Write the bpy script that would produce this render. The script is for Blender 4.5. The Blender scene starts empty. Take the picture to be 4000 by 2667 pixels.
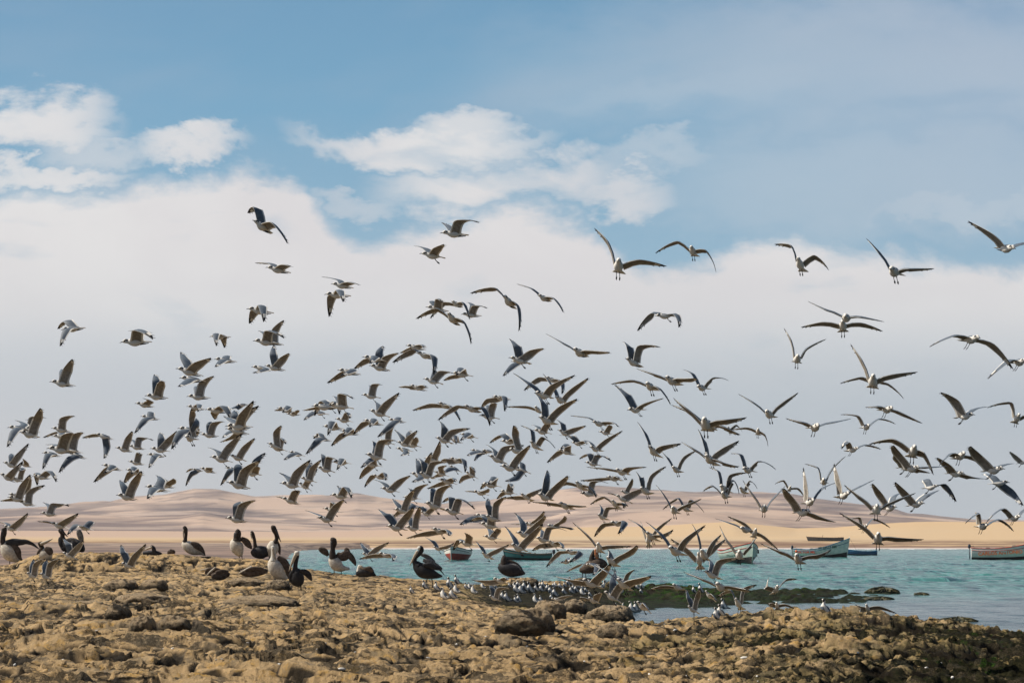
import bpy, math, random
import numpy as np
from mathutils import Vector, Matrix
R = math.radians
random.seed(7)
SC = bpy.context.scene
COL = SC.collection

# ---------------------------------------------------------------- camera
CAMH = 2.3
F = 5555.6
TILT = math.atan(776.5 / F)
cam_d = bpy.data.cameras.new('camera')
cam = bpy.data.objects.new('camera', cam_d)
COL.objects.link(cam)
cam.location = (0, 0, CAMH)
cam.rotation_euler = (R(90) + TILT, 0, 0)
cam_d.lens = 50
cam_d.sensor_width = 36
cam_d.clip_start = 0.5
cam_d.clip_end = 30000
SC.camera = cam
C0 = Vector((0, 0, CAMH))
FWD = Vector((0, math.cos(TILT), math.sin(TILT)))
UPV = Vector((0, -math.sin(TILT), math.cos(TILT)))
RT = Vector((1, 0, 0))

def P(x, y, D):
    return C0 + D * (FWD + RT * ((x - 2000) / F) + UPV * ((1333.5 - y) / F))

def proj(p):
    v = Vector(p) - C0
    d = v.dot(FWD)
    return 2000 + F * v.dot(RT) / d, 1333.5 - F * v.dot(UPV) / d, d

# ---------------------------------------------------------------- sun, sky
SUN_EL, SUN_AZ = 48.0, -88.0      # azimuth from +Y, negative to the left
sd = Vector((math.sin(R(SUN_AZ)) * math.cos(R(SUN_EL)), math.cos(R(SUN_AZ)) * math.cos(R(SUN_EL)), math.sin(R(SUN_EL))))
sl = bpy.data.lights.new('sun', 'SUN')
sl.energy = 5.0
sl.angle = R(0.53)
sl.color = (1.0, 0.93, 0.82)
so = bpy.data.objects.new('sun', sl)
COL.objects.link(so)
so.rotation_euler = sd.to_track_quat('Z', 'Y').to_euler()

world = bpy.data.worlds.new('World')
SC.world = world
world.use_nodes = True
NT = world.node_tree
for n in list(NT.nodes):
    NT.nodes.remove(n)

class NB:
    """small helper that chains nodes"""
    def __init__(s, nt):
        s.nt = nt
    def new(s, t, **k):
        n = s.nt.nodes.new(t)
        for a, b in k.items():
            setattr(n, a, b)
        return n
    def plug(s, sock, v):
        if isinstance(v, bpy.types.NodeSocket):
            s.nt.links.new(v, sock)
        elif v is not None:
            if hasattr(sock, 'default_value'):
                if hasattr(sock.default_value, '__len__') and not hasattr(v, '__len__'):
                    sock.default_value = [v] * len(sock.default_value)
                elif hasattr(sock.default_value, '__len__') and len(sock.default_value) == 4 and len(v) == 3:
                    sock.default_value = (*v, 1)
                else:
                    sock.default_value = v
    def m(s, op, a, b=None, c=None, clamp=False):
        n = s.new('ShaderNodeMath', operation=op)
        n.use_clamp = clamp
        s.plug(n.inputs[0], a); s.plug(n.inputs[1], b)
        if c is not None: s.plug(n.inputs[2], c)
        return n.outputs[0]
    def sm(s, v, lo, hi):
        n = s.new('ShaderNodeMapRange', interpolation_type='SMOOTHSTEP')
        s.plug(n.inputs[0], v); s.plug(n.inputs[1], lo); s.plug(n.inputs[2], hi)
        return n.outputs[0]
    def mix(s, f, a, b, bt='MIX'):
        n = s.new('ShaderNodeMix', data_type='RGBA', blend_type=bt)
        s.plug(n.inputs[0], f); s.plug(n.inputs[6], a); s.plug(n.inputs[7], b)
        return n.outputs[2]
    def noise(s, vec, scale, detail=4, rough=.55, dist=0.0, w=None):
        n = s.new('ShaderNodeTexNoise')
        if w is not None: n.noise_dimensions = '4D'; n.inputs['W'].default_value = w
        s.plug(n.inputs['Vector'], vec)
        n.inputs['Scale'].default_value = scale
        n.inputs['Detail'].default_value = detail
        n.inputs['Roughness'].default_value = rough
        n.inputs['Distortion'].default_value = dist
        return n.outputs[0]
    def comb(s, x, y, z=0.0):
        n = s.new('ShaderNodeCombineXYZ')
        s.plug(n.inputs[0], x); s.plug(n.inputs[1], y); s.plug(n.inputs[2], z)
        return n.outputs[0]
    def sep(s, v):
        n = s.new('ShaderNodeSeparateXYZ'); s.plug(n.inputs[0], v)
        return n.outputs
    def ramp(s, f, stops, interp='LINEAR'):
        n = s.new('ShaderNodeValToRGB')
        n.color_ramp.interpolation = interp
        e = n.color_ramp.elements
        while len(e) > 1: e.remove(e[-1])
        e[0].position = stops[0][0]; e[0].color = (*stops[0][1], 1)
        for p, c in stops[1:]:
            k = e.new(p); k.color = (*c, 1)
        s.plug(n.inputs[0], f)
        return n.outputs[0]
    def curve(s, f, pts):
        n = s.new('ShaderNodeFloatCurve')
        c = n.mapping.curves[0]
        c.points[0].location = pts[0]; c.points[1].location = pts[-1]
        for p in pts[1:-1]: c.points.new(*p)
        n.mapping.use_clip = False
        n.mapping.update()
        s.plug(n.inputs['Value'], f)
        return n.outputs[0]

w = NB(NT)
sky = w.new('ShaderNodeTexSky', sky_type='NISHITA')
sky.sun_disc = False
sky.sun_elevation = R(SUN_EL)
sky.sun_rotation = R(SUN_AZ)
sky.air_density = 1.0
sky.dust_density = 1.5
sky.ozone_density = 1.5
SKY_STR = 0.08
tc = w.new('ShaderNodeTexCoord')
dx, dy, dz = w.sep(tc.outputs['Generated'])
ady = w.m('MAXIMUM', w.m('ABSOLUTE', dy), 0.02)
# azimuth and height as tangents of the direction (one unit = about 45 degrees)
ua = w.m('DIVIDE', dx, ady)
ve = w.m('DIVIDE', dz, ady)
uu = w.m('ADD', w.m('MULTIPLY', ua, 1.389), 0.5, clamp=True)     # 0..1 across 40 degrees of azimuth
el = w.m('DIVIDE', ve, 0.4)                                       # 0 at the horizon, 1 at 22 degrees
nv = w.comb(w.m('MULTIPLY', ua, 1.0), w.m('MULTIPLY', ve, 1.9), dy)
n1 = w.noise(nv, 6.0, 9, .62, .3)
n2 = w.noise(nv, 17.0, 6, .6, .2, w=3.1)
pert = w.m('ADD', w.m('MULTIPLY', w.m('SUBTRACT', n1, .5), 0.30), w.m('ADD', w.m('MULTIPLY', w.m('SUBTRACT', n2, .5), 0.15), w.m('MULTIPLY', w.m('SUBTRACT', w.noise(nv, 46.0, 5, .6, .1, w=7.7), .5), 0.075)))
elp = w.m('ADD', el, w.m('MULTIPLY', pert, .85))
elb = w.m('ADD', el, w.m('MULTIPLY', pert, .62))
def E(y): return (2110 - y) / F / 0.4
def U(x): return (x - 2000) / F * 1.389 + .5
top = w.curve(uu, [(U(x), E(y)) for x, y in [(0, 700), (420, 690), (620, 655), (900, 640), (1120, 650), (1230, 770), (1420, 880), (1560, 830), (1700, 800), (2200, 800), (2330, 860), (2450, 990), (2800, 990), (2950, 915), (3250, 900), (3500, 970), (4000, 1040)]])
bank = w.sm(w.m('SUBTRACT', top, elb), -0.012, 0.045)
# the underside of the bank melts into haze
low = w.sm(el, E(1650), E(1180))
bank = w.m('MULTIPLY', bank, low)
def puff(x, y, rx, ry, k=1.0, soft=1.0):
    a = w.m('DIVIDE', w.m('SUBTRACT', uu, U(x)), rx / F * 1.389)
    b = w.m('DIVIDE', w.m('SUBTRACT', elp, E(y)), ry / F / 0.4)
    r2 = w.m('ADD', w.m('MULTIPLY', a, a), w.m('MULTIPLY', b, b))
    return w.m('MULTIPLY', w.sm(r2, 2.3 * soft, -.1), k)
cl = bank
for a in [(90, 470, 260, 85, .95), (700, 540, 190, 62, .9), (330, 560, 220, 60, .55), (1640, 490, 420, 75, .95), (1800, 430, 190, 60, .8),
          (1950, 670, 400, 110, 1.0), (2420, 745, 200, 75, .75), (1370, 745, 170, 45, .45), (2560, 620, 260, 60, .35), (160, 660, 260, 45, .9),
          (3500, 700, 700, 160, .25, 1.6), (3500, 230, 1000, 230, .24, 1.8), (2900, 330, 620, 90, .26, 1.5), (3760, 820, 400, 60, .35)]:
    cl = w.m('MAXIMUM', cl, puff(*a))
cl = w.m('MULTIPLY', cl, 1.0, clamp=True)
# clear sky: the physical sky pulled towards the photograph's milky blue
nish = w.mix(1.0, sky.outputs[0], (SKY_STR, SKY_STR, SKY_STR), 'MULTIPLY')
blue = w.ramp(el, [(0.0, (.55, .61, .66)), (0.08, (.54, .60, .65)), (0.30, (.52, .58, .63)), (0.50, (.29, .48, .62)), (0.78, (.175, .395, .58)), (1.0, (.155, .345, .53))])
wv = w.noise(w.comb(w.m('MULTIPLY', ua, .6), w.m('MULTIPLY', ve, 1.5), 0.0), 5.0, 4, .5, .8, w=9.0)
blue = w.mix(w.m('MULTIPLY', w.sm(wv, .45, .75), .35), blue, (.42, .50, .60))
blue = w.mix(w.m('MULTIPLY', w.sm(uu, .55, 1.0), w.m('MULTIPLY', w.sm(el, .35, .9), .45)), blue, (.36, .45, .59))
blue = w.mix(w.m('MULTIPLY', w.sm(uu, .45, 0.0), w.sm(el, .45, .05)), blue, (.68, .68, .70))
clear = w.mix(.86, nish, blue)
ctone = w.noise(nv, 4.0, 5, .5, .5, w=5.0)
cc = w.mix(w.sm(ctone, .35, .65), (.71, .69, .70), (.78, .77, .765))
cc = w.mix(w.sm(el, E(900), E(1500)), cc, (.655, .67, .685))
gap = w.m('MULTIPLY', w.sm(w.noise(w.comb(ua, w.m('MULTIPLY', ve, 3.0), 0.0), 7.0, 5, .55, .3, w=12.0), .56, .70), .38)
cl = w.m('MULTIPLY', cl, w.m('SUBTRACT', 1.0, gap))
skyc = w.mix(cl, clear, cc)
# overhead and behind the viewer: plain physical sky
front = w.m('MULTIPLY', w.sm(dy, 0.0, 0.45), w.sm(ve, 1.4, .7))
upn = w.m('MULTIPLY', w.sm(w.noise(tc.outputs['Generated'], 2.5, 5, .6, .3, w=2.0), .45, .62), w.sm(dz, 0.0, .25))
over = w.mix(.30, nish, (.02, .03, .05))
skyc = w.mix(front, over, skyc)
bg = w.new('ShaderNodeBackground')
w.plug(bg.inputs[0], skyc)
bg.inputs[1].default_value = 1.0
wo = w.new('ShaderNodeOutputWorld')
NT.links.new(bg.outputs[0], wo.inputs[0])

SC.view_settings.view_transform = 'Standard'
SC.view_settings.look = 'None'
SC.view_settings.exposure = 0.06
SC.view_settings.gamma = 1.0
SC.cycles.max_bounces = 5
SC.cycles.diffuse_bounces = 3
SC.cycles.volume_bounces = 0

# ---------------------------------------------------------------- helpers
def mat(name, base=(.5, .5, .5), rough=.8, spec=.3, var=0.0, vscale=8.0, base2=None, bump=0.0, bscale=30.0, coat=0.0):
    m = bpy.data.materials.new(name)
    m.use_nodes = True
    b = NB(m.node_tree)
    pr = m.node_tree.nodes['Principled BSDF']
    pr.inputs['Roughness'].default_value = rough
    pr.inputs['Specular IOR Level'].default_value = spec
    t = b.new('ShaderNodeTexCoord').outputs['Object']
    c2 = base2 if base2 else tuple(v * (1 - var) for v in base)
    n = b.noise(t, vscale, 4, .6)
    b.plug(pr.inputs['Base Color'], b.mix(b.sm(n, .35, .65), base, c2))
    if bump:
        bn = b.new('ShaderNodeBump'); bn.inputs['Strength'].default_value = bump; bn.inputs['Distance'].default_value = .02
        b.plug(bn.inputs['Height'], b.noise(t, bscale, 4, .6))
        m.node_tree.links.new(bn.outputs[0], pr.inputs['Normal'])
    return m

class MB:
    """collects faces with material slots, then links them as one mesh object"""
    def __init__(s): s.v = []; s.f = []; s.mi = []
    def add(s, vs, fs, mi=0):
        o = len(s.v); s.v += [tuple(v) for v in vs]
        for k, f in enumerate(fs):
            s.f.append(tuple(i + o for i in f)); s.mi.append(mi[k] if isinstance(mi, list) else mi)
    def loft(s, rings, mi=0, cap=True):
        n = len(rings[0]); vs = [p for r in rings for p in r]; fs = []; ms = []
        for i in range(len(rings) - 1):
            for j in range(n):
                fs.append((i * n + j, i * n + (j + 1) % n, (i + 1) * n + (j + 1) % n, (i + 1) * n + j))
                ms.append(mi(i, j) if callable(mi) else mi)
        if cap:
            fs.append(tuple(range(n))[::-1]); ms.append(mi(0, 0) if callable(mi) else mi)
            k = (len(rings) - 1) * n
            fs.append(tuple(range(k, k + n))); ms.append(mi(len(rings) - 2, 0) if callable(mi) else mi)
        s.add(vs, fs, ms)
    def tube(s, pts, rad, mi=0, n=6, ref=None):
        pts = [Vector(p) for p in pts]
        if not hasattr(rad, '__len__'): rad = [rad] * len(pts)
        rings = []
        for i, p in enumerate(pts):
            d = (pts[min(i + 1, len(pts) - 1)] - pts[max(i - 1, 0)])
            d = d.normalized() if d.length > 1e-9 else Vector((0, 0, 1))
            a = d.orthogonal().normalized() if ref is None else (Vector(ref) - d * Vector(ref).dot(d)).normalized()
            if i and ref is None:
                a = (pa - d * pa.dot(d)); a = a.normalized() if a.length > 1e-6 else d.orthogonal().normalized()
            pa = a; b = d.cross(a)
            r = rad[i]; rx, ry = r if hasattr(r, '__len__') else (r, r)
            rings.append([p + a * (math.cos(2 * math.pi * k / n) * rx) + b * (math.sin(2 * math.pi * k / n) * ry) for k in range(n)])
        s.loft(rings, mi)
    def box(s, c, d, mi=0, rot=None):
        M = rot or Matrix.Identity(3)
        vs = [Vector(c) + M @ Vector((x * d[0] / 2, y * d[1] / 2, z * d[2] / 2)) for x in (-1, 1) for y in (-1, 1) for z in (-1, 1)]
        s.add(vs, [(0, 1, 3, 2), (4, 6, 7, 5), (0, 4, 5, 1), (2, 3, 7, 6), (0, 2, 6, 4), (1, 5, 7, 3)], mi)
    def build(s, name, mats, parent=None, smooth=True, origin=None):
        vs = s.v
        if origin is not None:
            o = Vector(origin); vs = [(v[0] - o.x, v[1] - o.y, v[2] - o.z) for v in vs]
        me = bpy.data.meshes.new(name)
        me.from_pydata(vs, [], s.f)
        for m in (mats if isinstance(mats, list) else [mats]): me.materials.append(m)
        me.polygons.foreach_set('material_index', s.mi)
        me.polygons.foreach_set('use_smooth', [smooth] * len(s.f))
        me.update()
        ob = bpy.data.objects.new(name, me)
        COL.objects.link(ob)
        if origin is not None: ob.location = origin
        if parent: ob.parent = parent
        return ob

def tag(o, label=None, cat=None, group=None, kind=None):
    if label: o['label'] = label
    if cat: o['category'] = cat
    if group: o['group'] = group
    if kind: o['kind'] = kind
    return o

def empty(name, loc, rz=0.0):
    e = bpy.data.objects.new(name, None)
    COL.objects.link(e)
    e.location = loc; e.rotation_euler = (0, 0, rz)
    e.empty_display_size = .2
    return e

# numpy gradient-free lattice noise
def vnoise(x, y, seed=0):
    xi = np.floor(x).astype(np.int64); yi = np.floor(y).astype(np.int64)
    fx = x - xi; fy = y - yi
    fx = fx * fx * fx * (fx * (fx * 6 - 15) + 10); fy = fy * fy * fy * (fy * (fy * 6 - 15) + 10)
    def h(a, b):
        k = (a * 374761393 + b * 668265263 + seed * 974634777) & 0xffffffff
        k = ((k ^ (k >> 13)) * 1274126177) & 0xffffffff
        k = (k ^ (k >> 16)) & 0xffff
        return k / 65535.0
    a = h(xi, yi); b = h(xi + 1, yi); c = h(xi, yi + 1); d = h(xi + 1, yi + 1)
    return (a * (1 - fx) + b * fx) * (1 - fy) + (c * (1 - fx) + d * fx) * fy - .5
def fbm(x, y, o=4, seed=0, g=.5):
    s = 0; a = 1; t = 0
    for i in range(o):
        s = s + a * vnoise(x * 2 ** i + 17.3 * i, y * 2 ** i - 9.1 * i, seed + i); t += a; a *= g
    return s / t * 2

# ---------------------------------------------------------------- rock platform
TX = [-900, 0, 180, 600, 1000, 1190, 1400, 1700, 2000, 2300, 2600, 3000, 3300, 3600, 4000, 4900]
TY = [8, 14, 20, 26, 28.5, 31, 34, 40, 46.6, 47.8, 50, 53, 56, 60, 66, 75]
TZ = [
 [1.0]*16,
 [.95,.95,.95,.92,.90,.90,.90,.88,.88,.88,.88,.90,.88,.85,.82,.8],
 [1.02,1.02,1.02,1.0,.95,.93,.85,.80,.76,.74,.75,.80,.80,.72,.62,.5],
 [1.08,1.08,1.08,1.05,.97,.93,.86,.76,.70,.68,.78,.99,.98,.85,.65,.5],
 [1.10,1.10,1.10,1.07,.97,.92,.85,.74,.66,.64,.70,.92,.90,.64,.38,.0],
 [1.12,1.12,1.12,1.10,.98,.92,.85,.72,.60,.52,.48,.20,.10,.0,-.2,-.4],
 [1.16,1.17,1.17,1.15,1.02,.95,.85,.70,.52,.36,-.12,-.30,-.3,-.4,-.5,-.5],
 [1.20,1.20,1.20,1.20,1.08,1.00,.90,.72,.44,.26,-.35,-.45,-.5,-.5,-.5,-.5],
 [1.24,1.25,1.27,1.27,1.18,1.10,1.00,.82,.38,.28,-.25,-.40,-.5,-.5,-.5,-.5],
 [1.28,1.40,1.78,1.80,1.60,1.30,1.08,.90,.38,.32,-.08,-.30,-.4,-.5,-.5,-.5],
 [1.28,1.42,1.84,1.84,1.66,1.30,1.10,.90,.40,.34,.14,-.10,-.25,-.5,-.5,-.5],
 [1.10,1.20,1.60,1.60,1.40,1.00,.90,.80,.44,.38,.18,.03,-.05,-.3,-.5,-.5],
 [.60,.70,.90,.90,.70,.55,.60,.66,.52,.44,.22,.07,.00,-.25,-.5,-.5],
 [-.2,-.2,-.1,-.1,-.1,-.1,.10,.30,.60,.58,.38,.08,.01,-.20,-.5,-.5],
 [-.5,-.5,-.5,-.5,-.5,-.5,-.5,-.3,.00,.06,.06,.05,-.02,-.25,-.5,-.5],
 [-.8]*16]
TXa = np.array(TX, float); TYa = np.array(TY, float); TZa = np.array(TZ, float)
def base_np(X, Y):
    u = 2000 + F * X / (Y * math.cos(TILT))
    i = np.clip(np.searchsorted(TYa, Y) - 1, 0, len(TY) - 2)
    ty = np.clip((Y - TYa[i]) / (TYa[i + 1] - TYa[i]), 0, 1)
    j = np.clip(np.searchsorted(TXa, u) - 1, 0, len(TX) - 2)
    tx = np.clip((u - TXa[j]) / (TXa[j + 1] - TXa[j]), 0, 1)
    tx = tx * tx * (3 - 2 * tx)
    return (TZa[i, j] * (1 - tx) + TZa[i, j + 1] * tx) * (1 - ty) + (TZa[i + 1, j] * (1 - tx) + TZa[i + 1, j + 1] * tx) * ty

_Y = np.arange(9.0, 70.0, 0.05)
def ground_at(x, y):
    """first point of the base surface seen at pixel (x, y), from the near side"""
    X = (x - 2000) / F * _Y * math.cos(TILT)
    Z = base_np(X, _Y)
    zc = _Y * math.cos(TILT) + (Z - CAMH) * math.sin(TILT)
    up = (Z - CAMH) * math.cos(TILT) - _Y * math.sin(TILT)
    yp = 1333.5 - F * up / zc
    k = np.nonzero(yp <= y)[0]
    k = k[0] if len(k) else int(np.argmin(np.abs(yp - y)))
    D = float(zc[k])
    return P(x, y, D), D

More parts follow.
